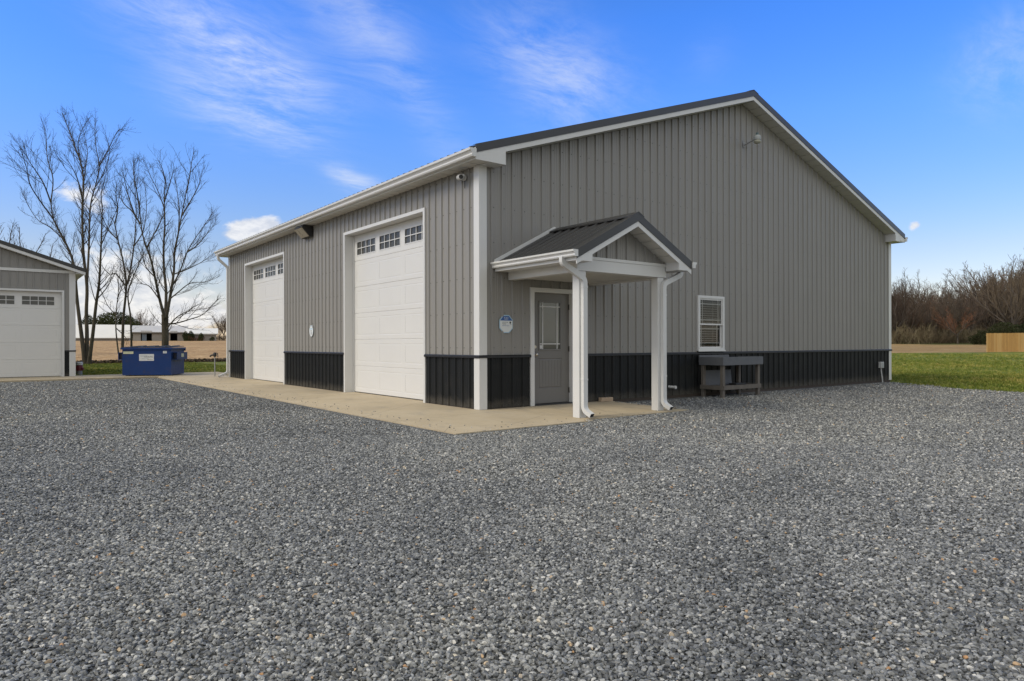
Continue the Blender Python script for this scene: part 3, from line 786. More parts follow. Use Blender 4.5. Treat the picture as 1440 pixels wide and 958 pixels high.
# eave fascia and boxed returns under the rakes
for s, xw in ((-1, 0), (1, L)):
    mb = MB(); xa = xw + s * OVX; mb.box(xa - .006, xa + .006, -OVY, L + OVY, SOF - .006, roofz(xa) - .02); mb.build('eave_fascia', M['white'], ro)
    for yw, sy in ((0, -1), (L, 1)):
        # end panel of the eave box: wedge from the eave to a little inside the wall line
        mb = MB(); xi = xw - s * .33; pts = [(xa, SOF - .012), (xi, SOF - .012), (xi, SR(xi) + .02), (xa, roofz(xa) - .12)]
        yf = yw + sy * (OVY + .002)
        q = [(x, yf, z) for x, z in pts]
        mb.extrude(q, (0, -sy * .014, 0)); 
        mb.build('eave_box', M['white'], ro); mb = MB(); mb.box(xi - .006, xi + .006, yw, yw + sy * OVY, SOF - .012, SR(xi) + .01)
        mb.box(xw, xi, yw, yw + sy * (OVY - .013), SOF - .012, SOF - .002); mb.build('eave_box', M['white'], ro)
# gutters
GP = [(0, 0), (.070, 0), (.082, .022), (.075, .045), (.095, .075), (.115, .085), (.118, .118), (.104, .118), (.104, .108), (0, .108)]
def gutter(mb, ox, s, y0, y1, z, k=1.0):
    p = [(ox + s * a * k, y0, z + b * k) for a, b in GP]
    mb.extrude(p if s > 0 else p[::-1], (0, y1 - y0, 0))
    for ya in (y0 - .004, y1): 
        p = [(ox + s * a * k * 1.02, ya, z - .003 + b * k * 1.03) for a, b in GP[:7] + [(0, .118)]]
        mb.extrude(p if s > 0 else p[::-1], (0, .004, 0))
for xa, s in ((-OVX - .0065, -1), (L + OVX + .0065, 1)):
    mb = MB(); gutter(mb, xa, s, -OVY - .03, L + OVY + .03, 4.215, 1.12); mb.build('gutter', M['white'], bld)
# downspout at the far left corner
def curve(pts, n=4):
    """round off the inner corners of a path"""
    out = [Vector(pts[0])]
    for a, b, c in zip(pts, pts[1:], pts[2:]):
        a, b, c = Vector(a), Vector(b), Vector(c); r = min((b - a).length, (c - b).length, .16) * .48
        p, q = b + (a - b).normalized() * r, b + (c - b).normalized() * r
        for i in range(n + 1):
            t = i / n; out.append((1 - t) ** 2 * p + 2 * t * (1 - t) * b + t * t * q)
    return out + [Vector(pts[-1])]
def elbow_end(mb, p, d, w, dp, across):
    pass
mb = MB()
dpth = curve([(-.35, L + .06, 4.22), (-.35, L + .06, 4.08), (-.065, L - .04, 3.80), (-.065, L - .04, .16), (-.36, L - .04, .03)]); mb.duct(dpth, .10, .072, (0, 1, 0)); mb.mouth(dpth, .10, .072, (0, 1, 0))
mb.build('downspout', [M['white'], M['dark']], bld)

# ------------------------------------------------------------------ entry porch
PX, PYF = 1.66, -2.10
PR = 3.21; PSL = .517
def prz(x): return PR - abs(x - PX) * PSL
porch = MB()
xe0, xe1 = PX - 1.345, PX + 1.345
pr_ = MB()
for xe in (xe0 - .01, xe1 + .01): roof_sheet(pr_, PX, xe, PYF + .015, -.021, PR, prz(xe))
po = pr_.build('entry_porch', M['roof'], bld)
rake(PYF, 1, po, xe0, xe1, prz, PX, .135, .085, .018, .03)
mb = MB()
for s in (1, -1):
    p = [(PX, PR + .05), (PX + s * .13, PR + .05 - .13 * PSL), (PX + s * .13, PR + .028 - .13 * PSL), (PX, PR + .028)]
    q = [(x, PYF - .016, z) for x, z in p]; mb.extrude(q if s > 0 else q[::-1], (0, -PYF - .005, 0))
for xe in (xe0, xe1):
    q = [(xe, PYF - .012, prz(xe) + .0305), (PX, PYF - .012, PR + .0305), (PX, PYF + .10, PR + .0305), (xe, PYF + .10, prz(xe) + .0305)]
    n = (Vector(q[1]) - Vector(q[0])).cross(Vector(q[2]) - Vector(q[0])); mb.poly(q if n.z > 0 else q[::-1])
mb.build('ridge_cap', M['roof'], po)
# wall flashing, white edge against the siding
for xe in (xe0 - .03, xe1 + .03):
    mb = MB()
    p = [(xe, prz(xe) + .02), (PX, PR + .02), (PX, PR + .085), (xe, prz(xe) + .085)]
    q = [(x, -.045, z) for x, z in p]; mb.extrude(q if xe > PX else q[::-1], (0, .022, 0)); mb.build('wall_flashing', M['white'], po)
BZ0, BZ1 = 2.27, 2.50; BXL, BXR, BYF = .600, 2.70, -1.80
mb = MB(); mb.box(BXL, BXR, BYF, BYF + .17, BZ0, BZ1); mb.box(BXL - .004, BXR + .004, BYF - .012, BYF - .001, BZ1 - .045, BZ1 + .004); mb.build('front_beam', M['white'], po, bevel=.004)
for xa, xb in ((BXL, BXL + .155), (BXR - .155, BXR)):
    mb = MB(); mb.box(xa, xb, BYF + .171, -.021, BZ0 - .02, BZ1 - .03); mb.build('side_beam', M['white'], po, bevel=.004)
mb = MB()
soffit_strip(mb, (BXL + .156, BYF + .171, BZ0 + .02), (BXL + .156, -.022, BZ0 + .02), (BXR - BXL - .312, 0, 0), (0, 0, 1), .1)
mb.build('porch_ceiling', M['soffit'], po)
# ribbed gable infill
mb = MB(); gzp = lambda x: prz(x) - .16
ribwall(mb, lambda t, o, z: (t, BYF + .02 - o, z), BXL + .02, BXR - .02, lambda t: min(BZ1 + .003, gzp(t) - .001), gzp, breaks=[PX], phase=.13)
mb.build('porch_gable_panel', M['siding'], po)
# raking soffits and boxed returns at the porch eaves
mb = MB(); zs = lambda x: prz(x) - .165
soffit_strip(mb, (xe0 + .3, BYF + .02, zs(xe0 + .3)), (PX, BYF + .02, zs(PX)), (0, PYF - BYF, 0), (0, 0, 1), .25)
soffit_strip(mb, (PX, BYF + .02, zs(PX)), (xe1 - .3, BYF + .02, zs(xe1 - .3)), (0, PYF - BYF, 0), (0, 0, 1), .25)
mb.build('porch_soffit', M['soffit'], po)
ez = 2.385
for s, xe, xb in ((1, xe0, BXL), (-1, xe1, BXR)):
    mb = MB(); mb.box(xe, xb - s * .001, PYF + .004, -.022, ez, ez + .012); mb.build('eave_box', M['white'], po)
    mb = MB(); mb.box(xe - .006, xe + .006, PYF + .004, -.022, ez - .004, prz(xe) - .013); mb.build('eave_box', M['white'], po)
    xi = xe + s * .325
    p = [(xe, ez - .004), (xi, ez - .004), (xi, prz(xi) - .14), (xe, prz(xe) - .10)]
    mb = MB(); mb.extrude([(x, PYF + .001, z) for x, z in p] if s > 0 else [(x, PYF + .001, z) for x, z in p][::-1], (0, .012, 0)); mb.build('eave_box', M['white'], po)
    mb = MB(); mb.box(xi - .005, xi + .005, PYF + .014, BYF - .013, ez - .004, prz(xi) - .15); mb.build('eave_box', M['white'], po)
    mb = MB(); mb.box(min(xb, xi), max(xb, xi) - .0055 * (s > 0), PYF + .014, BYF - .013, ez - .003, ez + .010); mb.build('eave_box', M['white'], po)
for xa, s in ((xe0 - .0065, -1), (xe1 + .0065, 1)):
    mb = MB(); gutter(mb, xa, s, PYF - .035, -.03, 2.435, .84); mb.build('gutter', M['white'], po)
PZ = -.034
for xa in (.65, 2.50):
    mb = MB(); mb.box(xa, xa + .15, -1.785, -1.635, PZ - .03, BZ0 - .001); mb.build('post', M['white'], po, bevel=.006)
    mb = MB()
yd = -1.785 - .036
mb = MB()
dpth = curve([(xe0 - .045, -1.83, 2.45), (xe0 - .045, -1.83, 2.36), (.725, yd, 2.14), (.725, yd, .09), (.745, yd - .15, .012)]); mb.duct(dpth, .088, .066, (1, 0, 0)); mb.mouth(dpth, .088, .066, (1, 0, 0))
for z in (2.0, .55): mb.box(.725 - .047, .725 + .047, yd - .037, yd + .035, z, z + .03)
mb.build('downspout', [M['white'], M['dark']], po)
mb = MB()
xr = 2.602
dpth = curve([(xe1 + .045, -1.83, 2.45), (xe1 + .045, -1.83, 2.34), (xr, yd, 2.16), (xr, yd, .09), (xr + .02, yd - .15, .012)]); mb.duct(dpth, .088, .066, (1, 0, 0)); mb.mouth(dpth, .088, .066, (1, 0, 0))
for z in (1.95, .55): mb.box(xr - .047, xr + .047, yd - .037, yd + .035, z, z + .03)
mb.build('downspout', [M['white'], M['dark']], po)

# ------------------------------------------------------------------ fittings on and round the building
def fitting(name, loc, label, cat, group=None): return thing(name, loc, label, cat, group)
# security camera by the eave
o = fitting('security_camera', (-.03, .42, 4.06), 'small white security camera under the eave at the building corner', 'camera')
mb = MB(); mb.tube([(-.02, .42, 4.05), (-.055, .42, 4.05)], .058, 18); mb.build('wall_mount', M['white'], o)
mb = MB(); mb.tube([(-.055, .42, 4.05), (-.10, .43, 4.045)], .022, 10); mb.build('arm', M['white'], o)
a, b = Vector((-.10, .50, 4.055)), Vector((-.175, .30, 4.02)); mb = MB(); dd = (b - a)
mb.tube([a, a + dd * .1, a + dd * .9, b], [.034, .047, .047, .044], 18); mb.build('housing', M['white'], o, smooth=False)
mb = MB(); mb.tube([b - dd * .03, b + dd * .02], [.041, .037], 18); mb.build('lens', M['dark'], o)
mb = MB(); mb.tube([(-.022, .42, 4.0), (-.022, .42, 3.86)], .006, 6); mb.build('cable', M['dark'], o)
# wall-pack floodlight between the doors
o = fitting('floodlight', (-.03, 7.75, 4.0), 'black wedge shaped wall floodlight under the eave between the garage doors', 'light')
mb = MB()
prof = [(-.022, 4.165), (-.30, 4.165), (-.315, 4.13), (-.10, 3.90), (-.022, 3.90)]
mb.extrude([(x, 7.48, z) for x, z in prof][::-1], (0, .56, 0)); mb.build('housing', M['dark'], o, bevel=.01)
mb = MB()
u = Vector((.215, 0, -.23)).normalized(); nn = Vector((-.23, 0, -.215)).normalized()
q0 = Vector((-.30, 7.50, 4.115)) + nn * .006
mb.obox(q0, u * .27, (0, .52, 0), nn * .012); mb.build('lens', paint('tan_floodlight_lens', (.42, .37, .28), .3, .06), o)
# dusk to dawn light high on the gable
o = fitting('yard_light', (7.68, 0, 5.9), 'small grey yard light on a bent arm high on the gable', 'light')
mb = MB(); mb.box(7.61, 7.70, -.03, -.019, 5.80, 5.92); mb.tube(curve([(7.655, -.03, 5.85), (7.66, -.12, 5.87), (7.68, -.30, 5.93)]), .016, 8); mb.build('arm', M['oldsteel'], o)
mb = MB(); c = (7.68, -.36, 5.90); mb.lathe(c, [(.05, -.01), (.085, 0), (.088, .06), (.07, .10), (.045, .11)], 16); mb.build('housing', M['alu'], o)
mb = MB(); mb.lathe((c[0], c[1], c[2] + .111), [(.032, 0), (.032, .05), (.026, .06)], 12); mb.build('photocell', paint('green_photocell', (.09, .14, .15), .5, .05), o)
mb = MB(); mb.lathe((c[0], c[1], c[2] - .012), [(.030, -.075), (.070, -.065), (.088, -.03), (.08, 0)], 16); mb.build('refractor', paint('cloudy_plastic', (.36, .36, .30), .3, .05), o)
# octagonal alarm sign on the gable
def octagon(w, hh, c=.29): return [(-w / 2 + c * w, -hh / 2), (w / 2 - c * w, -hh / 2), (w / 2, -hh / 2 + c * hh * .95), (w / 2, hh / 2 - c * hh * .95), (w / 2 - c * w, hh / 2), (-w / 2 + c * w, hh / 2), (-w / 2, hh / 2 - c * hh * .95), (-w / 2, -hh / 2 + c * hh * .95)]
o = fitting('security_sign', (.55, -.03, 1.476), 'octagonal blue and white security sign beside the entry door', 'sign', )
def plate(mb, pts, cx, cz, y, th, mi=0):
    mb.extrude([(cx + a, y, cz + b) for a, b in pts], (0, -th, 0), mi)
mb = MB(); plate(mb, octagon(.30, .315), .55, 1.476, -.0205, .004); mb.build('backing', M['signpale'], o)
mb = MB(); plate(mb, octagon(.268, .283), .55, 1.476, -.0246, .0008); mb.build('face', M['signwhite'], o)
oc = octagon(.268, .283); top = oc[3][1] - .004
mb = MB(); plate(mb, [(oc[7][0] + .003, top), (oc[2][0] - .003, top), (oc[3][0] - .002, oc[3][1]), oc[4], oc[5], (oc[6][0] + .002, oc[6][1])], .55, 1.476, -.0255, .0008); mb.build('band', M['signblue'], o)
mb = MB(); ux, uz = (1, 0, 0), (0, 0, 1)
letters(mb, 'SECURITY', (.55, -.0268, 1.580), ux, uz, .019, 1, .105); letters(mb, 'ALERT', (.55, -.0268, 1.553), ux, uz, .021, 1, .09)
letters(mb, '24 HOUR', (.522, -.0262, 1.496), ux, uz, .022, 0, .125); letters(mb, 'VIDEO', (.502, -.0262, 1.467), ux, uz, .022, 0, .085)
letters(mb, 'SURVEILLANCE', (.535, -.0262, 1.440), ux, uz, .017, 2, .155)
mb.build('lettering', [M['ink'], M['signwhite'], M['signblue']], o)
mb = MB(); q = (.638, -.0258, 1.505); mb.lathe  # camera emblem
mb.poly([(q[0] + .018 * math.cos(t * math.pi / 8), q[1] - .0006, q[2] + .016 * math.sin(t * math.pi / 8)) for t in range(16)])
mb.poly([(.622, -.0264, 1.490), (.640, -.0264, 1.476), (.652, -.0264, 1.494)]); mb.poly([(.645, -.0264, 1.462), (.657, -.0264, 1.462), (.657, -.0264, 1.472), (.645, -.0264, 1.472)])
mb.build('emblem', M['ink'], o)
# shield sign between the garage doors
o = fitting('shield_sign', (-.03, 7.607, 1.47), 'pale blue and white shield shaped sign between the garage doors', 'sign')
def shield(w, hh):
    p = [(-w * .28, hh / 2), (w * .28, hh / 2), (w * .34, hh * .28), (w / 2, hh * .24), (w * .5, -hh * .05), (w * .42, -hh * .25), (w * .2, -hh * .44), (0, -hh / 2)]
    return p + [(-x, z) for x, z in p[-2:1:-1]]
def splate(mb, pts, x, th, mi=0): mb.extrude([(x, 7.607 - a, 1.47 + b) for a, b in pts], (-th, 0, 0), mi)
mb = MB(); splate(mb, shield(.27, .31), -.0205, .004); mb.build('backing', M['signgrey'], o)
mb = MB(); splate(mb, shield(.245, .285), -.0246, .001); mb.build('face', M['signwhite'], o)
mb = MB(); splate(mb, [(-.098, .045), (.098, .045), (.098, .070), (-.098, .070)], -.0257, .0008); splate(mb, [(-.05, .12), (.05, .12), (.05, .135), (-.05, .135)], -.0257, .0008); mb.build('band', M['signpale'], o)
mb = MB()
mb.tube([(-.0266, 7.607 + .045 * math.cos(t), 1.44 + .055 * math.sin(t)) for t in [math.pi * (.15 + 1.7 * i / 14) for i in range(15)]], .007, 6, 0); mb.tube([(-.0266, 7.607 + .04, 1.435), (-.0266, 7.607 - .005, 1.435)], .006, 6, 0)
mb.build('emblem', M['signgrey'], o)
# white pipe stub low on the gable, wooden block, conduit box
o = tag(MB().build('dummy', M['white']), None); bpy.data.objects.remove(o)
mb = MB(); mb.tube([(4.90, -.02, .20), (4.93, -.17, .195)], .028, 14); mb.tube([(4.927, -.15, .1955), (4.932, -.19, .195)], .034, 14)
tag(mb.build('drain_pipe', M['white'], org=(4.9, -.02, .2)), 'short white pipe stub poking out of the black wainscot', 'pipe')
mb = MB(); mb.obox((2.78, -.13, .0), (.30, -.02, 0), (.006, .09, 0), (0, 0, .075))
tag(mb.build('wooden_block', M['brick'], org=(2.9, -.1, 0), bevel=.006), 'short tan block lying on the porch slab by the wall', 'block')
o = fitting('outlet_box', (14.5, -.05, .45), 'grey outlet box on a leaning conduit at the far end of the wainscot', 'outlet')
mb = MB(); mb.box(14.43, 14.60, -.11, -.02, .38, .56); mb.build('box', M['pvc'], o, bevel=.008)
mb = MB(); mb.tube([(14.50, -.06, .38), (14.56, -.09, -.08)], .017, 10); mb.build('conduit', M['pvc'], o)
mb = MB(); mb.box(14.45, 14.515, -.117, -.1105, .40, .54); mb.box(14.52, 14.585, -.117, -.1105, .40, .54); mb.build('cover', M['alu'], o)

# potting bench under the window
bn = thing('workbench', (6.57, -.36, GZ), 'weathered grey wooden workbench standing under the window', 'workbench')
X0, X1, Y0, Y1 = 5.86, 7.30, -.70, -.09; TZ = .815
for x, y in ((X0 + .02, Y0 + .02), (X1 - .11, Y0 + .02), (X0 + .02, Y1 - .09), (X1 - .11, Y1 - .09)):
    mb = MB(); mb.box(x, x + .085, y, y + .07, GZ - .03, TZ - .02); mb.build('leg', M['wood'], bn, bevel=.004)
mb = MB(); mb.box(X0 - .01, X1 + .01, Y0 - .028, Y0 - .001, TZ - .165, TZ + .012); mb.build('front_board', M['greyboard'], bn, bevel=.003)
for x in (X0 - .028, X1 + .001):
    mb = MB(); mb.box(x, x + .027, Y0 - .0285, Y1, TZ - .165, TZ + .012); mb.build('end_board', M['greyboard'], bn, bevel=.003)
mb = MB(); n = 4; st = (Y1 - Y0 - .004) / n
for i in range(n): mb.box(X0 + .001, X1 - .001, Y0 + .002 + i * st, Y0 + .002 + (i + 1) * st - .006, TZ - .03, TZ - .004)
mb.build('top', M['greyboard'], bn)
mb = MB(); mb.box(X0, X1 - .35, Y1 + .001, Y1 + .025, TZ - .10, TZ + .05); mb.build('back_board', M['greyboard'], bn, bevel=.003)
mb = MB(); mb.box(X0 + .02, X1 - .02, Y0 - .006, Y0 + .0185, .12, .21); mb.box(X0 + .02, X1 - .02, Y1 - .018, Y1 + .005, .12, .21)
for x in (X0 - .006, X1 - .02): mb.box(x, x + .025, Y0 + .02, Y1 - .02, .12, .21)
for i in range(4): mb.box(X0 + .021, X1 - .021, Y0 + .094 + i * .105, Y0 + .094 + i * .105 + .098, .17, .192)
mb.build('shelf', M['wood'], bn)
mb = MB(); mb.obox((X0 + .12, Y1 - .085, .195), (.95, 0, 0), (0, .012, 0), (0, .03, .33)); mb.build('back_panel', M['greyboard'], bn)
mb = MB(); mb.box(6.62, 7.0, -.5, -.3, .193, .228); tag(mb.build('dark_tray', M['dark'], org=(6.8, -.4, .193), bevel=.01), 'flat dark tray lying on the lower shelf of the workbench', 'tray')

# ------------------------------------------------------------------ the smaller garage at the left
gy = 19.72; GX1 = -4.16; GX0 = GX1 - 9.14; gxm = (GX0 + GX1) / 2
gar = thing('detached_garage', (gxm, gy + 5, 0), 'smaller grey garage with one white overhead door beside the blue dumpster', 'garage')
PGG = lambda t, o, z: (t, gy - o, z)
GD = (-9.42, -4.52)
gtop = lambda x: 3.70 + (min(x - GX0, GX1 - x)) / 3 + .04
mb = MB(); ribwall(mb, PGG, GX0 + .05, GX1 - .05, lambda t: RZ - .02, gtop, [(GD[0], GD[1], -.1, 3.04)], breaks=[gxm], phase=.1); mb.build('siding', M['siding'], gar)
for a, b in ((GX0 + .05, GD[0] - .03), (GD[1] + .03, GX1 - .05)):
    mb = MB(); ribwall(mb, PGG, a, b, lambda t: .0, lambda t: RZ - .025, phase=.1); mb.build('wainscot', M['black_siding'], gar)
mb = MB(); ribwall(mb, lambda t, o, z: (GX1 + o, t, z), gy + .05, gy + 9.1, lambda t: .0, lambda t: RZ - .025, phase=.1)
mb.build('wainscot', M['black_siding'], gar)
mb = MB(); ribwall(mb, lambda t, o, z: (GX1 + o, t, z), gy + .05, gy + 9.1, lambda t: RZ - .02, lambda t: 3.72, phase=.1)
ribwall(mb, lambda t, o, z: (GX0 - o, -t, z), -gy - 9.1, -gy - .05, lambda t: 0, lambda t: 3.72, phase=.1)
ribwall(mb, lambda t, o, z: (-t, gy + 9.14 + o, z), -GX1 + .05, -GX0 - .05, lambda t: 0, lambda t: gtop(-t), breaks=[-gxm], phase=.1)
mb.build('rear_siding', M['siding'], gar)
for q in ((GX0 - .04, GD[0] - .05, gy - .045, gy - .006), (GD[1] + .05, GX1 + .044, gy - .045, gy - .006), (GX1 + .006, GX1 + .045, gy - .0055, gy + 9.14)):
    mb = MB(); mb.box(*q, RZ - .05, RZ); mb.build('wainscot_rail', M['rail'], gar)
for x, s in ((GX0, 1), (GX1, -1)):
    mb = MB(); w = .165; a, b = sorted((x - s * .028, x + s * w)); mb.box(a, b, gy - .03, gy - .004, 0, 3.70); a, b = sorted((x - s * .028, x - s * .004)); mb.box(a, b, gy - .0035, gy + .14, 0, 3.70); mb.build('corner_trim', M['white'], gar, bevel=.003)
mb = MB(); mb.box(GX0 + .02, GX1 + .29, gy - .046, gy - .02, 3.702, 3.80); mb.build('band_board', M['white'], gar)
M['redskirt'] = paint('dark_reddish_board', (.05, .022, .02), .8, .2)
for a, b in ((GX0 + .05, GD[0] - .05), (GD[1] + .05, GX1 - .01)):
    mb = MB(); mb.box(a, b, gy - .01, gy + .02, -.15, 0); mb.build('skirt_board', M['redskirt'], gar)
FG = lambda u, d, z: (u, gy + d, z)
overhead(GD[0], GD[1], .12, 3.04, 4, gar, F=FG, sections=5)
GR = 4.674 + (gxm * -1 - 6.322) / 3
grz = lambda x: GR - abs(x - gxm) / 3
mb = MB(); gx0, gx1 = GX0 - .31, GX1 + .31
for xe in (gx0, gx1): roof_sheet(mb, gxm, xe, gy - .29, gy + 9.44, GR, grz(xe))
gro = mb.build('roof', M['roof'], gar)
rake(gy - .31, 1, gro, gx0, gx1, grz, gxm, .13, .10)
mb = MB()
for a, b in ((gx0 + .02, gxm), (gxm, gx1 - .02)): soffit_strip(mb, (a, gy - .02, grz(a) - .2), (b, gy - .02, grz(b) - .2), (0, -.29, 0), (0, 0, 1))
mb.build('soffit', M['soffit'], gro)
mb = MB()
for s, xw in ((1, GX1), (-1, GX0)):
    a, b = sorted((xw + s * .03, xw + s * .30)); mb.box(a, b, gy - .30, gy + 9.44, 3.69, 3.70 if s < 0 else 3.7015); a, b = sorted((xw + s * .295, xw + s * .31)); mb.box(a, b, gy - .30, gy + 9.44, 3.688, grz(xw + s * .31) - .02)
mb.build('eave_box', M['white'], gro)

# ------------------------------------------------------------------ dumpster
E1, E2 = Vector((.857, -.516, 0)), Vector((.516, .857, 0)); DO = Vector((-2.80, 18.60, 0))
def dp(a, b, z): return DO + E1 * a + E2 * b + Vector((0, 0, z))
dm = thing('dumpster', dp(.84, .65, 0), 'blue steel dumpster with white stickers on the concrete by the garage', 'dumpster')
DL, DD, DH = 1.68, 1.30, 1.0
def dbox(mb, a0, a1, b0, b1, z0, z1, mi=0): mb.obox(dp(a0, b0, z0), E1 * (a1 - a0), E2 * (b1 - b0), (0, 0, z1 - z0), mi)
mb = MB(); t = .02; z0 = .03
dbox(mb, 0, DL, 0, t, z0, DH); dbox(mb, 0, DL, DD - t, DD, z0, DH - .06); dbox(mb, 0, t, t + .0005, DD - t - .0005, z0, DH - .02); dbox(mb, DL - t, DL, t + .0005, DD - t - .0005, z0, DH - .02); dbox(mb, t, DL - t, t, DD - t, z0 + .002, z0 + .02)
mb.build('body', M['blue'], dm)
mb = MB(); dbox(mb, -.05, DL + .05, -.045, .0, DH - .045, DH + .025); dbox(mb, -.05, -.001, .001, DD + .04, DH - .045, DH + .024); dbox(mb, DL + .001, DL + .05, .001, DD + .04, DH - .045, DH + .024); dbox(mb, -.05, DL + .05, DD + .0005, DD + .045, DH - .10, DH - .02); mb.build('rim', M['blue'], dm, bevel=.005)
mb = MB()
for i in range(2):
    a0, a1 = (.0, DL / 2 - .01) if i == 0 else (DL / 2 + .01, DL); mb.obox(dp(a0, .0, DH + .027), E1 * (a1 - a0), E2 * DD + Vector((0, 0, .03)), (0, 0, .025))
for a in (.3, .75, 1.15, 1.5): mb.obox(dp(a - .04, .02, DH + .052), E1 * .08, E2 * (DD - .05) + Vector((0, 0, .03)), (0, 0, .022))
mb.build('lid', M['dark'], dm, bevel=.008)
for side in (0, 1):
    mb = MB(); a0, a1 = (DL + .001, DL + .16) if side else (-.16, -.001)
    pb = .16 if side else .03
    dbox(mb, a0, a1, pb, DD - .12, DH - .17, DH - .15); dbox(mb, a0, a1, pb, DD - .12, DH - .42, DH - .40)
    a = DL + .14 if side else -.16; dbox(mb, a, a + .02, pb, DD - .12, DH - .399, DH - .171); mb.build('fork_pocket', M['blue'], dm)
    mb = MB(); aa, ab = (DL + .001, DL + .139) if side else (-.139, -.001); dbox(mb, aa, ab, pb + .06, pb + .08, DH - .399, DH - .171); mb.build('pocket_shadow_plate', M['darkblue'], dm)  # dark plate added so the pocket opening looks shaded
mb = MB(); dbox(mb, .1, .2, .02, DD - .1, -.02, .0295); dbox(mb, DL - .2, DL - .1, .02, DD - .1, -.02, .0295); mb.build('skid', M['dark'], dm)
def sticker(name, a0, a1, z0, z1, m_, lines=(), par=dm):
    mb = MB(); dbox(mb, a0, a1, -.004, -.001, z0, z1); s = mb.build(name, m_, par)
    if lines:
        mb = MB()
        for txt, ca, cz, hh, wd, mi in lines: letters(mb, txt, dp(ca, -.0052, cz), E1, (0, 0, 1), hh, mi, wd)
        mb.build('lettering', [M['ink'], M['brownink'], M['signgrey']], s)
sticker('name_sticker', .575, 1.085, .545, .79, M['label'], [('WASTE', .73, .695, .05, .24, 2), ('HAULING', .905, .665, .055, .30, 0), ('ROLL OFF', .78, .605, .035, .22, 2), ('SERVICE', .95, .578, .03, .18, 1)])
sticker('notice_sticker', .035, .38, .80, .885, M['yellowlabel'], [('NO PARKING', .2, .835, .025, .28, 2)])
sticker('number_sticker', 1.40, 1.53, .815, .90, M['label'], [('02', 1.465, .84, .04, .07, 2)])
mb = MB(); mb.obox(dp(DL + .1605, .55, DH - .33), E2 * .26, E1 * .003, (0, 0, .13)); mb.build('side_sticker', M['yellowlabel'], dm)
mb = MB(); mb.obox(dp(DL + .1605, .40, DH - .149), E2 * .3, E1 * -.05, (0, 0, .012)); mb.build('pocket_cap', M['blue'], dm)

# yard hydrant, red capped standpipe
hy = thing('yard_hydrant', (-.24, 16.2, .0), 'grey standpipe yard hydrant with a black lever head', 'hydrant')
mb = MB(); mb.tube([(-.24, 16.2, -.05), (-.24, 16.2, .70)], .021, 10); mb.build('pipe', M['oldsteel'], hy)
mb = MB(); c = Vector((-.24, 16.2, .76)); mb.lathe((c.x, c.y, .69), [(.028, 0), (.06, .03), (.066, .09), (.05, .14), (.02, .16)], 12)
mb.tube(curve([c, c - RT * .13 + Vector((0, 0, -.01)), c - RT * .17 + Vector((0, 0, -.06))]), [.03] * 7, 10); mb.build('head', M['dark'], hy)
mb = MB(); mb.tube([c + RT * .03 + Vector((0, 0, .07)), c + RT * .10 + Vector((0, 0, .06)), c + RT * .11 + Vector((0, 0, -.08))], .014, 8); mb.build('lever', M['dark'], hy)
rs = thing('standpipe', (-3.80, 22.1, -.08), 'short red standpipe with a white cap at the garage corner', 'standpipe')
mb = MB(); mb.lathe((-3.80, 22.1, -.1), [(.10, 0), (.10, .22)], 14); mb.build('base', M['oldsteel'], rs)
mb = MB(); mb.lathe((-3.80, 22.1, .12), [(.125, 0), (.125, .12), (.11, .22)], 14); mb.tube([(-3.80, 22.1, .2), (-3.80 + .13, 22.0, .19)], .05, 10); mb.build('body', M['redpaint'], rs)
mb = MB(); mb.lathe((-3.80, 22.1, .341), [(.12, 0), (.12, .10), (.09, .12)], 14); mb.build('cap', M['white'], rs)

# ------------------------------------------------------------------ cedar fence
A = Vector((69.55, 15.1, 0)); dF = Vector((.794, -.607, 0)); nF = Vector((.607, .794, 0))
fe = thing('board_fence', A + dF * 7, 'tall tan cedar board fence at the edge of the lawn', 'fence')
mb = MB(); x = 0.
while x < 16:
    p = A + dF * x; z = h(p.x, p.y) + .05; hh = 1.80 + uni(-.012, .012)
    mb.obox((p.x, p.y, z), dF * .134, nF * .018, (0, 0, hh), random.choice((0, 0, 1, 1, 2))); x += .146
mb.build('boards', [M['cedar'], M['cedar_pale'], M['cedar_deep']], fe)
x = .2
while x < 16:
    p = A + dF * x + nF * .06; mb = MB(); mb.obox((p.x, p.y, h(p.x, p.y) - .2), dF * .09, nF * .09, (0, 0, 1.9)); mb.build('post', M['cedar'], fe); x += 2.4
mb = MB()
for zz in (.3, .95, 1.6):
    p = A + nF * .0185; mb.obox((p.x, p.y, h(p.x, p.y) + zz), dF * 16, nF * .04, (0, 0, .09))
mb.build('rail', M['cedar'], fe)

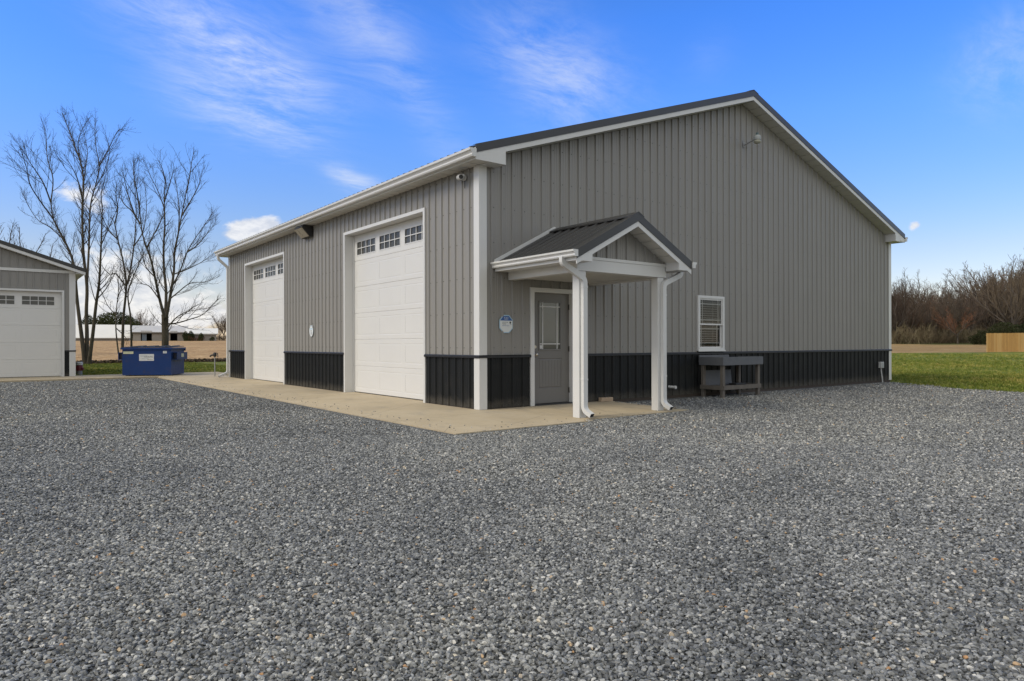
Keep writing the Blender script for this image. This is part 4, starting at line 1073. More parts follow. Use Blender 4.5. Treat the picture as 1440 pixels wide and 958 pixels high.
# ------------------------------------------------------------------ far barns (aligned across the view)
def barn(name, xa, xb, ytop, yeave, ybase, depth, deep, label, roofm, wallm, openings=(), eave_dark=True):
    bn_ = dirpx(xb + (24 if xb < 200 else 4), HY); bn_.z = 0; bn_.normalize(); bd = Vector((bn_.y, -bn_.x, 0))
    B = at(xb, ybase, depth)
    def wpx(px):
        k = R2 - FW * ((px - 720) / FPX); return (B - CAM).dot(k) / bd.dot(k)
    A = B - bd * wpx(xa)
    zb = min(h(A.x, A.y), h(B.x, B.y)) - .3
    ze = at((xa + xb) / 2, yeave, depth).z; W = (B - A).length
    zt = at((xa + xb) / 2, ytop, depth + deep / 2).z
    A.z = B.z = 0
    o = thing(name, (A + B) / 2 + Vector((0, 0, zb)), label, 'barn')
    P = lambda u, v, z: A + bd * u + bn_ * v + Vector((0, 0, z))
    mb = MB(); u = 0
    ev = sorted((W - wpx(q0), W - wpx(q1), q2) for q0, q1, q2 in openings); segs = []
    for a, b_, zt_ in ev: segs.append((u, a)); u = b_
    segs.append((u, W))
    for a, b_ in segs: mb.obox(P(a, 0, zb), bd * (b_ - a), bn_ * .15, (0, 0, ze - zb))
    for a, b_, zt_ in ev: mb.obox(P(a, 0, zt_), bd * (b_ - a), bn_ * .15, (0, 0, ze - zt_))
    mb.obox(P(0, deep - .15, zb), bd * W, bn_ * .15, (0, 0, ze - zb))
    for q in (0, W):
        mb.extrude([P(q, 0.151, zb), P(q, deep - .151, zb), P(q, deep - .151, ze), P(q, deep / 2, zt - .15), P(q, .151, ze)], bd * (.15 if q == 0 else -.15))
    mb.build('wall', wallm, o)
    mb = MB(); k = .5
    for s in (0, 1):
        v0 = -.4 if s == 0 else deep + .4; sl = (zt - ze) / (deep / 2)
        mb.obox(P(-k, v0, ze - .4 * sl), bd * (W + 2 * k), (P(0, deep / 2, zt) - P(0, v0, ze - .4 * sl)), (0, 0, .12))
    mb.build('roof', roofm, o)
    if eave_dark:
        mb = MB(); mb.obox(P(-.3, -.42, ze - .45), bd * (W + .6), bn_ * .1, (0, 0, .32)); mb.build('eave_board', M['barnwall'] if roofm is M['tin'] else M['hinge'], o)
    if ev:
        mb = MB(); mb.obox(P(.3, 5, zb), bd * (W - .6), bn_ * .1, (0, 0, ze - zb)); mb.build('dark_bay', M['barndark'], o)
    return o, P, ze, zb, bd, bn_, lambda px: W - wpx(px)
sc = 200 / FPX
barn('poultry_barn', -60, 181, 458, 475.2, 480, 200, 16, 'long low barn with a broad pale tin roof across the field', M['tin'], M['barnwall'])
def opn(base, a, b): return ((a - base) * sc, (b - base) * sc)
b2, P2, ze2, zb2, bd, bn_, U2_ = barn('open_barn', 187, 262, 459.2, 467.3, 480, 200, 12, 'grey barn with dark open bays across the field', M['tingrey'], M['barnwall'],
     [(198, 213.6, 5.1), (239.5, 249.5, 5.1)])
a, b_ = U2_(199.5), U2_(206); mb = MB(); mb.obox(P2(a, .3, zb2), bd * (b_ - a), bn_ * .1, (0, 0, 4.9 - zb2)); mb.build('sliding_door', M['bluetarp'], b2)
barn('low_barn', 263, 304, 462.5, 469.3, 479.5, 200, 10, 'small grey barn with a pale roof nearest the big building', M['tin'], M['barnwall'])

# ------------------------------------------------------------------ trees
def rot_about(d, axis, ang): return Matrix.Rotation(ang, 3, axis) @ d
def perp(d):
    a = Vector((uni(-1, 1), uni(-1, 1), uni(-1, 1))); p = d.cross(a)
    return p.normalized() if p.length > 1e-4 else d.orthogonal().normalized()
def shoot(mb, start, d, length, r0, r1, n, bend=.16, lift=.10, sides=4):
    pts = [Vector(start)]; st = length / n; d = d.normalized(); dirs = [d]
    for i in range(n):
        d = (d + Vector((uni(-bend, bend), uni(-bend, bend), uni(-bend, bend) + lift))).normalized()
        pts.append(pts[-1] + d * st); dirs.append(d)
    mb.tube(pts, [r0 + (r1 - r0) * i / n for i in range(n + 1)], sides, cap=False)
    return pts, dirs
def along(pts, t):
    f = t * (len(pts) - 1); i = min(int(f), len(pts) - 2); return pts[i].lerp(pts[i + 1], f - i), (pts[i + 1] - pts[i]).normalized()
def twigs(mb, pts, dens, ln, r, lvl, lift=.1, t0=.15):
    L_ = sum((b - a).length for a, b in zip(pts, pts[1:])); n = int(L_ * dens + rnd())
    for i in range(n):
        t = t0 + (1 - t0) * (i + rnd()) / max(1, n); p, d = along(pts, min(t, .999))
        nd = rot_about(d, perp(d), uni(.35, .85)); l = ln * uni(.5, 1.15) * (1.15 - .55 * t)
        q, _ = shoot(mb, p, nd, l, r, r * .45, 3 if lvl else 2, .16, lift, 3)
        if lvl: twigs(mb, q, dens * 1.35, ln * .46, r * .62, lvl - 1, lift, .2)
def limb_branches(tr, cr, pts, rads, dens, ln, tw, lvl=1, t0=.22, twr=.008, twl=.75):
    L_ = sum((b - a).length for a, b in zip(pts, pts[1:])); n = int(L_ * dens)
    for i in range(n):
        t = t0 + (1 - t0) * (i + rnd()) / n; p, d = along(pts, min(t, .999)); rr = rads[0] + (rads[-1] - rads[0]) * t
        nd = rot_about(d, perp(d), uni(.35, .85)); l = ln * uni(.45, 1.2) * (1.2 - .98 * t)
        r0 = min(rr * .5, .012 + l * .011)
        q, _ = shoot(cr, p, nd, l, r0, twr, 5, .11, .10, 4)
        twigs(cr, q, tw, twl, twr, lvl)
def trace_tree(name, limbs, depth, label, grp=None, dens=3.1, ln=2.3, tw=3.7, s=2.2815, oy=140, twr=.0070, base_r=None):
    """limbs: (r0, r1, depth lean, [(x, y) on the enlarged photo])"""
    b = at(limbs[0][3][0][0] / s, oy + limbs[0][3][0][1] / s, depth); b.z = h(b.x, b.y) + .02
    o = thing(name, b, label, 'tree', grp)
    tr, cr = MB(), MB()
    for r0, r1, lean, px in limbs:
        k = len(px); pts = []
        for i, (x, y) in enumerate(px):
            top = 140 + 60
            hgt = max(0, (513 - (oy + y / s)) / 360)
            pts.append(at(x / s, oy + y / s, depth + lean * hgt * 8))
        if pts[0].z < .25: pts[0].z = h(pts[0].x, pts[0].y) - .1
        # resample smoothly
        fine = []
        for i in range(k - 1):
            p0, p1, p2, p3 = pts[max(i - 1, 0)], pts[i], pts[i + 1], pts[min(i + 2, k - 1)]
            for j in range(4):
                t = j / 4; fine.append(.5 * ((2 * p1) + (p2 - p0) * t + (2 * p0 - 5 * p1 + 4 * p2 - p3) * t * t + (3 * p1 - p0 - 3 * p2 + p3) * t ** 3))
        fine.append(pts[-1]); n = len(fine)
        big = .68 if r0 > .06 else .9; r0 *= big; r1 *= .8
        rads = [r0 + (r1 - r0) * (i / (n - 1)) ** .85 for i in range(n)]
        if fine[0].z < .2: rads[0] *= 1.5; rads[1] *= 1.15
        (tr if r0 > .042 else cr).tube(fine, rads, 8 if r0 > .042 else 6, cap=False)
        low = fine[0].z < 1.5
        limb_branches(tr, cr, fine, (r0, r1), dens, ln, tw, 1, .34 if low else .12, twr)
        twigs(cr, fine[-6:], tw * 1.4, .6, twr, 1)
    tr.build('trunk', M['bark'], o, smooth=True); cr.build('branches', M['twig'], o)
    return o
tA = [(.20, .03, 0, [(274, 838), (262, 760), (248, 650), (240, 560), (228, 500), (200, 440), (172, 385), (163, 330)]),
      (.05, .012, -.8, [(163, 330), (140, 270), (112, 225), (90, 190), (72, 130)]), (.05, .012, .6, [(163, 330), (170, 255), (152, 190), (148, 120), (136, 70)]),
      (.045, .012, 1.0, [(210, 455), (160, 410), (120, 385), (85, 330), (75, 300)]), (.045, .012, -.9, [(172, 385), (125, 320), (95, 270), (84, 215), (62, 150)]),
      (.19, .025, .3, [(278, 838), (279, 760), (277, 680), (279, 600), (268, 500), (265, 430), (264, 350), (268, 280), (262, 215), (240, 150), (218, 90), (200, 45)]),
      (.05, .01, -.8, [(266, 330), (250, 260), (232, 220), (205, 175)]), (.05, .01, .7, [(265, 280), (275, 215), (280, 160), (262, 80)]), (.04, .01, .4, [(262, 215), (250, 150), (262, 100), (285, 60)]),
      (.18, .035, -.2, [(284, 838), (297, 760), (308, 660), (318, 590), (323, 500), (326, 420), (328, 350)]), (.04, .01, .5, [(328, 350), (325, 300), (340, 240), (352, 170)]), (.04, .01, .7, [(323, 470), (350, 410), (375, 350), (385, 290)]),
      (.11, .02, .8, [(279, 600), (285, 480), (287, 400), (292, 330), (308, 270), (318, 215), (306, 140), (305, 60)]), (.045, .01, .3, [(318, 215), (345, 165), (375, 105), (392, 95)]), (.04, .01, .9, [(300, 290), (330, 240), (352, 170), (345, 130)])]
trace_tree('bare_tree', tA, 42, 'tall bare tree with three trunks rising beside the small garage', 'bare trees behind the dumpster')
tB = [(.14, .03, 0, [(393, 800), (396, 700), (405, 600), (395, 520), (378, 450), (368, 400)]), (.05, .01, .6, [(378, 450), (350, 420), (328, 375), (316, 330)]), (.05, .01, -.7, [(368, 400), (378, 350), (372, 310), (376, 260)]),
      (.09, .015, .5, [(404, 600), (416, 560), (430, 470), (437, 360), (432, 270), (430, 200)]), (.05, .01, .5, [(430, 470), (460, 420), (470, 340), (462, 260)]), (.05, .01, -.6, [(436, 380), (415, 320), (400, 260), (395, 230)]),
      (.10, .02, -.4, [(422, 800), (419, 700), (411, 620), (440, 540), (462, 490)]), (.05, .01, -.4, [(405, 600), (372, 560), (352, 560), (330, 540)])]
trace_tree('bare_tree', tB, 43.5, 'slender bare tree with two thin trunks left of the stout tree behind the dumpster', 'bare trees behind the dumpster', ln=1.7)
tD = [(.07, .015, 0, [(380, 815), (372, 740), (373, 680), (380, 610), (378, 560)]), (.04, .01, .4, [(372, 690), (345, 660), (320, 600)]), (.035, .01, -.4, [(376, 640), (395, 590), (400, 545)]), (.04, .01, .3, [(374, 735), (400, 760), (410, 775)])]
trace_tree('bare_sapling', tD, 40.5, 'thin crooked sapling between the three-trunked tree and the dumpster', None, ln=1.1)
tC = [(.30, .24, 0, [(530, 815), (530, 740), (529, 690)]),
      (.14, .03, -.5, [(528, 700), (512, 640), (497, 570), (483, 510), (468, 470), (455, 420), (448, 350)]), (.05, .01, -.5, [(448, 350), (438, 290), (428, 230), (430, 190)]), (.06, .01, .4, [(470, 480), (490, 440), (515, 390), (525, 345)]), (.06, .01, -.6, [(450, 400), (425, 360), (395, 330), (385, 280)]),
      (.15, .03, .3, [(530, 700), (533, 620), (526, 540), (525, 470), (529, 400), (527, 330), (530, 260)]), (.045, .01, .3, [(530, 260), (520, 220), (505, 190)]), (.045, .01, -.4, [(527, 330), (545, 270), (560, 215)]), (.045, .01, .8, [(528, 350), (505, 290), (480, 240), (470, 205)]),
      (.14, .03, -.1, [(534, 700), (548, 620), (558, 550), (560, 490), (572, 430), (585, 360), (597, 300)]), (.05, .01, -.1, [(597, 300), (608, 250), (615, 200), (622, 170)]), (.05, .01, .5, [(572, 430), (575, 360), (568, 290), (560, 240)]), (.05, .01, -.7, [(585, 370), (615, 320), (640, 270), (648, 230)]),
      (.08, .01, .5, [(552, 600), (578, 550), (600, 490), (630, 440), (665, 390), (685, 360)]), (.05, .01, -.5, [(600, 490), (630, 470), (665, 430), (692, 395)]), (.05, .01, .8, [(560, 560), (600, 545), (650, 520), (690, 490)]),
      (.06, .01, .3, [(536, 720), (565, 718), (610, 705), (650, 690), (680, 660), (700, 640)]), (.05, .01, -.6, [(536, 735), (560, 705), (590, 685), (630, 675), (668, 668)]), (.05, .01, -.3, [(545, 640), (570, 620), (610, 590), (660, 585), (700, 570)]),
      (.05, .01, .7, [(510, 640), (480, 600), (455, 590), (430, 560)]), (.05, .01, .2, [(497, 570), (470, 540), (455, 500), (440, 470)])]
trace_tree('bare_tree', tC, 42, 'stout bare tree with a wide spreading crown right behind the dumpster', 'bare trees behind the dumpster', dens=3.2, ln=2.0)
# trees beyond the garage roof, at the left edge and outside it (they also show in the door glass)
def free_tree(hgt, spread, nl, dens, ln, tw, twr, lvl=1, fork=.3, r=.17, twl=.75, lift=.12):
    tr, cr = MB(), MB(); pts, _ = shoot(tr, (0, 0, -.3), Vector((uni(-.05, .05), uni(-.05, .05), 1)), hgt * fork + .3, r, r * .85, 4, .03, .1, 7)
    for i in range(nl):
        a = 2 * math.pi * (i + uni(-.3, .3)) / nl; e = uni(.25, 1.0) * spread
        st = along(pts, uni(.6, .99))[0]
        q, _ = shoot(tr, st, Vector((math.cos(a) * e, math.sin(a) * e, 1)), hgt * (1 - fork) * uni(.72, 1.03), r * .55, .022, 8, .12, lift, 6)
        limb_branches(tr, cr, q, (r * .55, .022), dens, ln, tw, lvl, .12, twr, twl)
        twigs(cr, q[-4:], tw * 1.4, .9, twr, 1)
        for k in range(2):
            s2, d2 = along(q, uni(.2, .55)); q2, _ = shoot(tr, s2, rot_about(d2, perp(d2), uni(.4, .7)), hgt * (1 - fork) * uni(.35, .55), r * .28, .015, 6, .12, .1, 5)
            limb_branches(tr, cr, q2, (r * .28, .015), dens, ln * .8, tw, lvl, .15, twr, twl)
    return tr, cr
for (px, dep, hh, lab) in ((-8, 60, 14.0, 'bare tree rising over the garage roof at the picture edge'), (38, 66, 12.6, 'small bare tree seen low over the slope of the garage roof')):
    b = at(px, 500, dep); b.z = h(b.x, b.y)
    tr, cr = free_tree(hh, 1.05, 6, 1.7, 2.4, 2.2, .011)
    o = thing('bare_tree', b, lab, 'tree', 'bare trees beyond the garage')
    tr.v = [(x + b.x, y + b.y, z + b.z) for x, y, z in tr.v]; cr.v = [(x + b.x, y + b.y, z + b.z) for x, y, z in cr.v]
    tr.build('trunk', M['bark'], o, smooth=True); cr.build('branches', M['twig'], o); last = o
for x, y, k, lab in ((-16, 38, 1.1, 'first bare tree past the far end of the garage'), (-20, 37, 1.25, 'second bare tree past the far end of the garage'), (-24, 36, 1.1, 'third bare tree past the far end of the garage'), (-29, 33, 1.3, 'last bare tree past the far end of the garage'), (-12.5, 41, 1.0, 'bare tree directly behind the garage')):
    c = copy_tree(last); c.location = (x, y, h(x, y)); c.scale = (k, k, k); c.rotation_euler.z = x; c['label'] = lab

# ------------------------------------------------------------------ the wood behind the field on the right
PROTO = []
for i in range(6):
    tr, cr = free_tree(uni(13.5, 16), uni(.75, 1.25), (7, 6, 8, 7, 6, 8)[i], 1.5, 3.0, 2.0, .021, 1, uni(.14, .28), uni(.17, .24), 1.05, .055)
    PROTO.append((tr, cr))
WM = [M['woodtwig'], M['redtwig']]
meshes = []
for i, (tr, cr) in enumerate(PROTO):
    def me(mb, mat, nm):
        m_ = bpy.data.meshes.new(nm); m_.from_pydata(mb.v, [], mb.f); m_.materials.append(mat); return m_
    meshes.append((me(tr, M['woodbark'], 'trunk'), me(cr, M['woodtwig'], 'branches')))
rm = meshes[1][1].copy(); rm.materials.clear(); rm.materials.append(M['redtwig'])
def wood_tree(p, k, i, label, name='woodland_tree', red=False, grp='trees of the wood'):
    o = thing(name, p, label, 'tree', grp); o.scale = (k * uni(.9, 1.15), k * uni(.9, 1.15), k); o.rotation_euler.z = uni(0, 6.28)
    for nm, m_ in (('trunk', meshes[i][0]), ('branches', rm if red else meshes[i][1])):
        c = bpy.data.objects.new(nm, m_); COL.objects.link(c); c.parent = o
    return o
WL = 'bare grey brown tree standing in the dense wood behind the field'
rows = [(141, 1.00, 8, .78), (147, 1.0, 8, .9), (154, 1.0, 7.5, .98), (162, .95, 7.5, 1.03), (171, .95, 7, 1.05), (180, 1, 6.5, 1.0), (190, 1, 6.5, 1.0)]
for dep, k0, stp, kk in rows:
    px = 1135 + uni(0, 10)
    while px < 1580:
        dpt = dep + uni(-2.5, 2.5); p = at(px, 480, dpt); p.z = h(p.x, p.y)
        k = kk * uni(.74, 1.06) * (1.0 if px < 1375 else 1.22 if px < 1395 else 1.38)
        wood_tree(p, k, random.randrange(6), WL)
        px += stp * FPX / dpt * uni(.36, .62)
for px, dep, k, i, lab in ((1424, 118, 1.12, 2, 'tallest bare tree of the wood, rising above the board fence'), (1262, 138, 1.0, 4, 'bare tree of the wood showing just past the building corner')):
    p = at(px, 482, dep); p.z = h(p.x, p.y); wood_tree(p, k, i, lab)
p = at(1347, 482, 132); p.z = h(p.x, p.y); wood_tree(p, .62, 1, 'low reddish budding tree at the edge of the wood', red=True)
p = at(1302, 482, 150); p.z = h(p.x, p.y); wood_tree(p, .9, 1, 'taller reddish tree inside the wood', red=True)
# brushwood along its foot
def brush(hh, w, n, twr):
    mb = MB()
    for i in range(n):
        a = uni(0, 6.28); r_ = w * math.sqrt(rnd()); q, _ = shoot(mb, (r_ * math.cos(a), r_ * math.sin(a), -.1), Vector((uni(-.6, .6), uni(-.6, .6), 1)), hh * uni(.5, 1.1), .03, .012, 4, .2, .05, 3)
        twigs(mb, q, 2.6, .8, twr, 1)
    return mb
bm_ = []
for i in range(3):
    mb = brush(uni(2.6, 3.4), 2.4, 46, .016); m_ = bpy.data.meshes.new('brush'); m_.from_pydata(mb.v, [], mb.f); m_.materials.append(M['brushtwig']); bm_.append(m_)
px, far = 1140, 0
while far < 4:
    if px > 1560: px, far = 1140 + uni(0, 6), far + 1
    d = uni(133, 138) + far * 12; p = at(px, 481, d); p.z = h(p.x, p.y)
    o = bpy.data.objects.new('brushwood_bush', random.choice(bm_)); COL.objects.link(o); o.location = p; k = uni(.75, 1.5) * (1 + .28 * far); o.scale = (k * 1.2, k * 1.2, k); o.rotation_euler.z = uni(0, 6)
    tag(o, 'tangled brown bush along the foot of the wood behind the field', 'bush', 'brushwood at the foot of the wood'); px += uni(10, 16)
# evergreens by the fence and behind the barns: leaf clumps
def leafy(hh, w, n, leaf, seed, cone=False):
    random.seed(seed); mb = MB()
    for i in range(n):
        while True:
            x, y, z = uni(-1, 1), uni(-1, 1), uni(0, 1)
            lim = (1 - z) ** .6 if cone else math.sqrt(max(0, 1 - (2 * z - .9) ** 2 / 1.25))
            if .25 < math.hypot(x, y) / max(lim, .01) < 1: break
        q = Vector((x * w, y * w, z * hh)); bump_ = mnoise.noise(q * .9) 
        if bump_ < -.22: continue
        a = Vector((uni(-1, 1), uni(-1, 1), uni(-1, 1))).normalized() * leaf * uni(.6, 1.3); b = perp(a.normalized()) * leaf * uni(.3, .6)
        mb.quad(q - a, q + b, q + a, q - b)
    m_ = bpy.data.meshes.new('foliage'); m_.from_pydata(mb.v, [], mb.f); m_.materials.append(M['evergreen'])
    t = MB(); t.tube([(0, 0, -.2), (0, 0, hh * .5), (0, 0, hh * .9)], [hh * .03, hh * .02, .01], 6); tm = bpy.data.meshes.new('trunk'); tm.from_pydata(t.v, [], t.f); tm.materials.append(M['woodbark'])
    return m_, tm
EV = [leafy(1, .62, 5200, .035, 5), leafy(1, .5, 5200, .035, 6, True)]
random.seed(99)
def evergreen(p, s, i, label, grp, name='evergreen_bush', cat='bush', sx=1.):
    o = thing(name, p, label, cat, grp); o.scale = (s * sx, s * sx, s); o.rotation_euler.z = uni(0, 6)
    for nm, m_ in (('foliage', EV[i][0]), ('trunk', EV[i][1])):
        c = bpy.data.objects.new(nm, m_); COL.objects.link(c); c.parent = o
for px, d, s, i, sx, lab in ((1379, 120, 2.5, 0, 1.2, 'low green bush left of the end of the board fence'), (1396, 116, 2.3, 0, 1.1, 'dark green bush showing just over the left end of the fence'), (1411, 104, 3.6, 0, 1.0, 'yellow green evergreen rising over the board fence'), (1432, 108, 3.3, 0, 1.2, 'dark evergreen over the fence at the picture edge'), (1452, 108, 3.6, 0, 1.2, 'dark evergreen over the fence beyond the picture edge')):
    p = at(px, 482, d); p.z = h(p.x, p.y); evergreen(p, s, i, lab, 'evergreens by the board fence', sx=sx)
for px, d, s, i, sx, lab in ((152, 232, 9.4, 0, .8, 'tall dark evergreen left in the clump behind the barns'), (163, 236, 9.9, 0, .9, 'dark evergreen in the middle of the clump behind the barns'), (176, 234, 8.4, 0, 1.0, 'dark evergreen right in the clump behind the barns'), (122, 236, 9.0, 0, .55, 'rounded grey green tree behind the pale barn roof')):
    p = at(px, 482, d); p.z = h(p.x, p.y); evergreen(p, s, i, lab, 'evergreens behind the barns', 'evergreen_tree', 'tree', sx)
for px, s, i, lab in ((261, 2.9, 1, 'small dark cone shaped shrub in the gap between the two grey barns'), (268.5, 3.0, 1, 'small cone shaped shrub at the left front of the low barn'), (283, 2.4, 1, 'small cone shaped shrub before the middle of the low barn'), (298, 1.3, 0, 'low dark shrub before the right end of the low barn')):
    p = at(px, 480, 196); p.z = h(p.x, p.y); evergreen(p, s, i, lab, 'shrubs in front of the barns', 'barn_shrub', 'shrub')
p = at(276, 480, 196); p.z = h(p.x, p.y); o = bpy.data.objects.new('barn_bush', bm_[0].copy()); o.data.materials.clear(); o.data.materials.append(M['redtwig']); COL.objects.link(o); o.location = p; o.scale = (.9, .9, .55)
tag(o, 'low reddish brown bush between the cone shaped shrubs of the low barn', 'bush')
FL_ = 'bare tree far behind the barns'
for px, d, k in ((186, 250, .72), (193, 246, .78), (202, 252, .8), (209, 250, .6), (219, 262, .45), (231, 262, .42), (244, 265, .42), (279, 262, .42), (287, 264, .38), (309, 232, .55), (315, 226, .66), (321, 228, .62), (330, 230, .6), (345, 232, .6), (62, 260, .5), (84, 262, .42), (98, 262, .40)):
    p = at(px, 482, d); p.z = h(p.x, p.y); wood_tree(p, k, random.randrange(6), FL_, 'distant_tree', False, 'bare trees far behind the barns')
for px in (306, 312, 318, 325, 333):
    p = at(px, 480, 214); p.z = h(p.x, p.y); o = bpy.data.objects.new('field_bush', bm_[1]); COL.objects.link(o); o.location = p; o.scale = (1, 1, .6); o.rotation_euler.z = px
    tag(o, 'brown bush at the far edge of the field right of the barns', 'bush', 'bushes right of the barns')
# leaf litter banked where the lawn meets the field
mb = MB()
for i in range(5200):
    t = rnd(); x = -8 + t * 26; y = 41.1 + uni(-.6, .6) + (rnd() ** 3) * (-1.2 if abs(x + 1) < 4 else -.2); s = uni(.05, .12); z = h(x, y) + .04 + rnd() * .2
    a = Vector((uni(-1, 1), uni(-1, 1), uni(-.3, .6))).normalized() * s; b = perp(a.normalized()) * s * .6; q = Vector((x, y, z)); mb.quad(q - a, q + b, q + a, q - b)
tag(mb.build('leaf_litter', M['litter']), 'bank of dead brown leaves along the edge of the field', 'leaves', kind='stuff')

# ------------------------------------------------------------------ scattered stones and grass (geometry nodes)
def gn(name):
    ng = bpy.data.node_groups.new(name, 'GeometryNodeTree')
    ng.interface.new_socket('Geometry', in_out='INPUT', socket_type='NodeSocketGeometry'); ng.interface.new_socket('Geometry', in_out='OUTPUT', socket_type='NodeSocketGeometry')
    return ng, ng.nodes.new('NodeGroupInput'), ng.nodes.new('NodeGroupOutput')
def attr(ng, name, typ='FLOAT'):
    n = ng.nodes.new('GeometryNodeInputNamedAttribute'); n.data_type = typ; n.inputs[0].default_value = name; return n.outputs[0]
def rval(ng, a, b, seed, vec=False):
    n = ng.nodes.new('FunctionNodeRandomValue'); n.data_type = 'FLOAT_VECTOR' if vec else 'FLOAT'
    if vec: n.inputs[0].default_value = a; n.inputs[1].default_value = b
    else: n.inputs[2].default_value = a; n.inputs[3].default_value = b
    n.inputs['Seed'].default_value = seed
    return n.outputs[0] if vec else n.outputs[1]
def scatter(name, cells, dens, scl, inst_builder, mat, label, cat, tilt, zfun, smin, smax, flatrot=None):
    """cells: list of (x, y, size); dens, scl per cell"""
    mb = MB()
    for x, y, s in cells: mb.quad((x, y, zfun(x, y)), (x + s, y, zfun(x + s, y)), (x + s, y + s, zfun(x + s, y + s)), (x, y + s, zfun(x, y + s)))
    o = mb.build(name, mat); me = o.data
    a = me.attributes.new('dens', 'FLOAT', 'FACE'); a.data.foreach_set('value', dens)
    a = me.attributes.new('scl', 'FLOAT', 'FACE'); a.data.foreach_set('value', scl)
    ng, gi, go = gn(name); lk = ng.links.new
    dp_ = ng.nodes.new('GeometryNodeDistributePointsOnFaces'); dp_.distribute_method = 'RANDOM'
    lk(gi.outputs[0], dp_.inputs['Mesh']); lk(attr(ng, 'dens'), dp_.inputs['Density'])
    geo = inst_builder(ng)
    ip = ng.nodes.new('GeometryNodeInstanceOnPoints'); lk(dp_.outputs['Points'], ip.inputs['Points']); lk(geo, ip.inputs['Instance']); ip.inputs['Pick Instance'].default_value = True
    cr_ = ng.nodes.new('FunctionNodeEulerToRotation') if hasattr(bpy.types, 'FunctionNodeEulerToRotation') else None
    rv = rval(ng, (-tilt[0], -tilt[0], -3.1416), (tilt[0], tilt[0], 3.1416), 3, True)
    if cr_: lk(rv, cr_.inputs[0]); lk(cr_.outputs[0], ip.inputs['Rotation'])
    else: lk(rv, ip.inputs['Rotation'])
    mm = ng.nodes.new('ShaderNodeMath'); mm.operation = 'MULTIPLY'
    r1 = rval(ng, 0, 1, 11); pw = ng.nodes.new('ShaderNodeMath'); pw.operation = 'POWER'; lk(r1, pw.inputs[0]); pw.inputs[1].default_value = 1.6
    mr = ng.nodes.new('ShaderNodeMapRange'); lk(pw.outputs[0], mr.inputs[0]); mr.inputs[3].default_value = smin; mr.inputs[4].default_value = smax
    lk(mr.outputs[0], mm.inputs[0]); lk(attr(ng, 'scl'), mm.inputs[1]); lk(mm.outputs[0], ip.inputs['Scale'])
    st = ng.nodes.new('GeometryNodeStoreNamedAttribute'); st.data_type = 'FLOAT'; st.domain = 'INSTANCE'; st.inputs['Name'].default_value = 'tint'
    lk(ip.outputs[0], st.inputs[0]); lk(rval(ng, 0, 1, 23), st.inputs['Value'])
    lk(st.outputs[0], go.inputs[0])
    md = o.modifiers.new('scatter', 'NODES'); md.node_group = ng
    tag(o, label, cat, kind='stuff'); return o
def join_instances(ng, outs, mat):
    j = ng.nodes.new('GeometryNodeGeometryToInstance')
    for q in reversed(outs):
        sm = ng.nodes.new('GeometryNodeSetMaterial'); sm.inputs['Material'].default_value = mat; ng.links.new(q, sm.inputs[0]); ng.links.new(sm.outputs[0], j.inputs[0])
    return j.outputs[0]
def stones(ng):
    """six crushed stones: spheres cut by random planes"""
    rs_ = random.Random(4); outs = []
    for k in range(7):
        ico = ng.nodes.new('GeometryNodeMeshIcoSphere'); ico.inputs['Radius'].default_value = 1; ico.inputs['Subdivisions'].default_value = 3
        cur = ng.nodes.new('GeometryNodeInputPosition').outputs[0]
        for c in range(9):
            n = Vector((rs_.uniform(-1, 1), rs_.uniform(-1, 1), rs_.uniform(-1, 1))).normalized(); off = rs_.uniform(.42, .78)
            dt = vmath(ng, 'DOT_PRODUCT', cur, n); ex = math_(ng, 'MAXIMUM', math_(ng, 'SUBTRACT', dt, off), 0)
            sc_ = N(ng, 'ShaderNodeVectorMath', operation='SCALE'); sc_.inputs[0].default_value = tuple(n); ng.links.new(ex, sc_.inputs['Scale'])
            cur = vmath(ng, 'SUBTRACT', cur, sc_.outputs[0])
        cur = vmath(ng, 'MULTIPLY', cur, (1.25, rs_.uniform(.8, 1.05), rs_.uniform(.55, .8)))
        sp = ng.nodes.new('GeometryNodeSetPosition'); ng.links.new(ico.outputs[0], sp.inputs[0]); ng.links.new(cur, sp.inputs['Position'])
        ss = ng.nodes.new('GeometryNodeSetShadeSmooth'); ss.inputs['Shade Smooth'].default_value = False; ng.links.new(sp.outputs[0], ss.inputs[0])
        outs.append(ss.outputs[0])
    return join_instances(ng, outs, M['stone'])
cells, dens, scl = [], [], []
cs = .25
def on_slab(x, y): return (-1.86 < x < .62 and y > -2.13) or (.62 <= x < 3.1 and y > -1.97) or (x > -.05 and y > -.02) or (x > -1.86 and y > 0) or y > 17.42
def gravel_limit(y): return lin(-y, [(-b, a) for a, b in gedge])
i0 = -18.0
while i0 < 16:
    j0 = -14.0
    while j0 < 17.25:
        cx, cy = i0 + cs / 2, j0 + cs / 2; v = Vector((cx, cy, 0)) - CAM; v.z = 0; r_ = v.length; f = v.dot(FW); s_ = v.dot(RT)
        if .5 < r_ < 33 and f > .2 and abs(s_) < f * .95 + 4 and not on_slab(cx, cy) and not on_slab(cx, j0 + cs) and not on_slab(i0 + cs, j0 + cs) and not on_slab(i0 + cs, cy) and cx < gravel_limit(cy) + .05:
            cells.append((i0, j0, cs))
            if r_ < 5: d, s = 5200, 1.0
            elif r_ < 9: d, s = 3500, 1.06
            elif r_ < 13: d, s = 1500, 1.2
            elif r_ < 19: d, s = 800, 1.3
            else: d, s = 430, 1.55
            dens.append(d); scl.append(s)
        elif cx < 3.1 and cy < 17.2 and on_slab(cx, cy) and (-1.86 < cx < -1.2 or (-2.13 < cy < -1.5 and cx > -1.86)):
            cells.append((i0, j0, cs)); dens.append(34 if (cx < -1.6 or cy < -1.85) else 7); scl.append(.9)
        j0 += cs
    i0 += cs
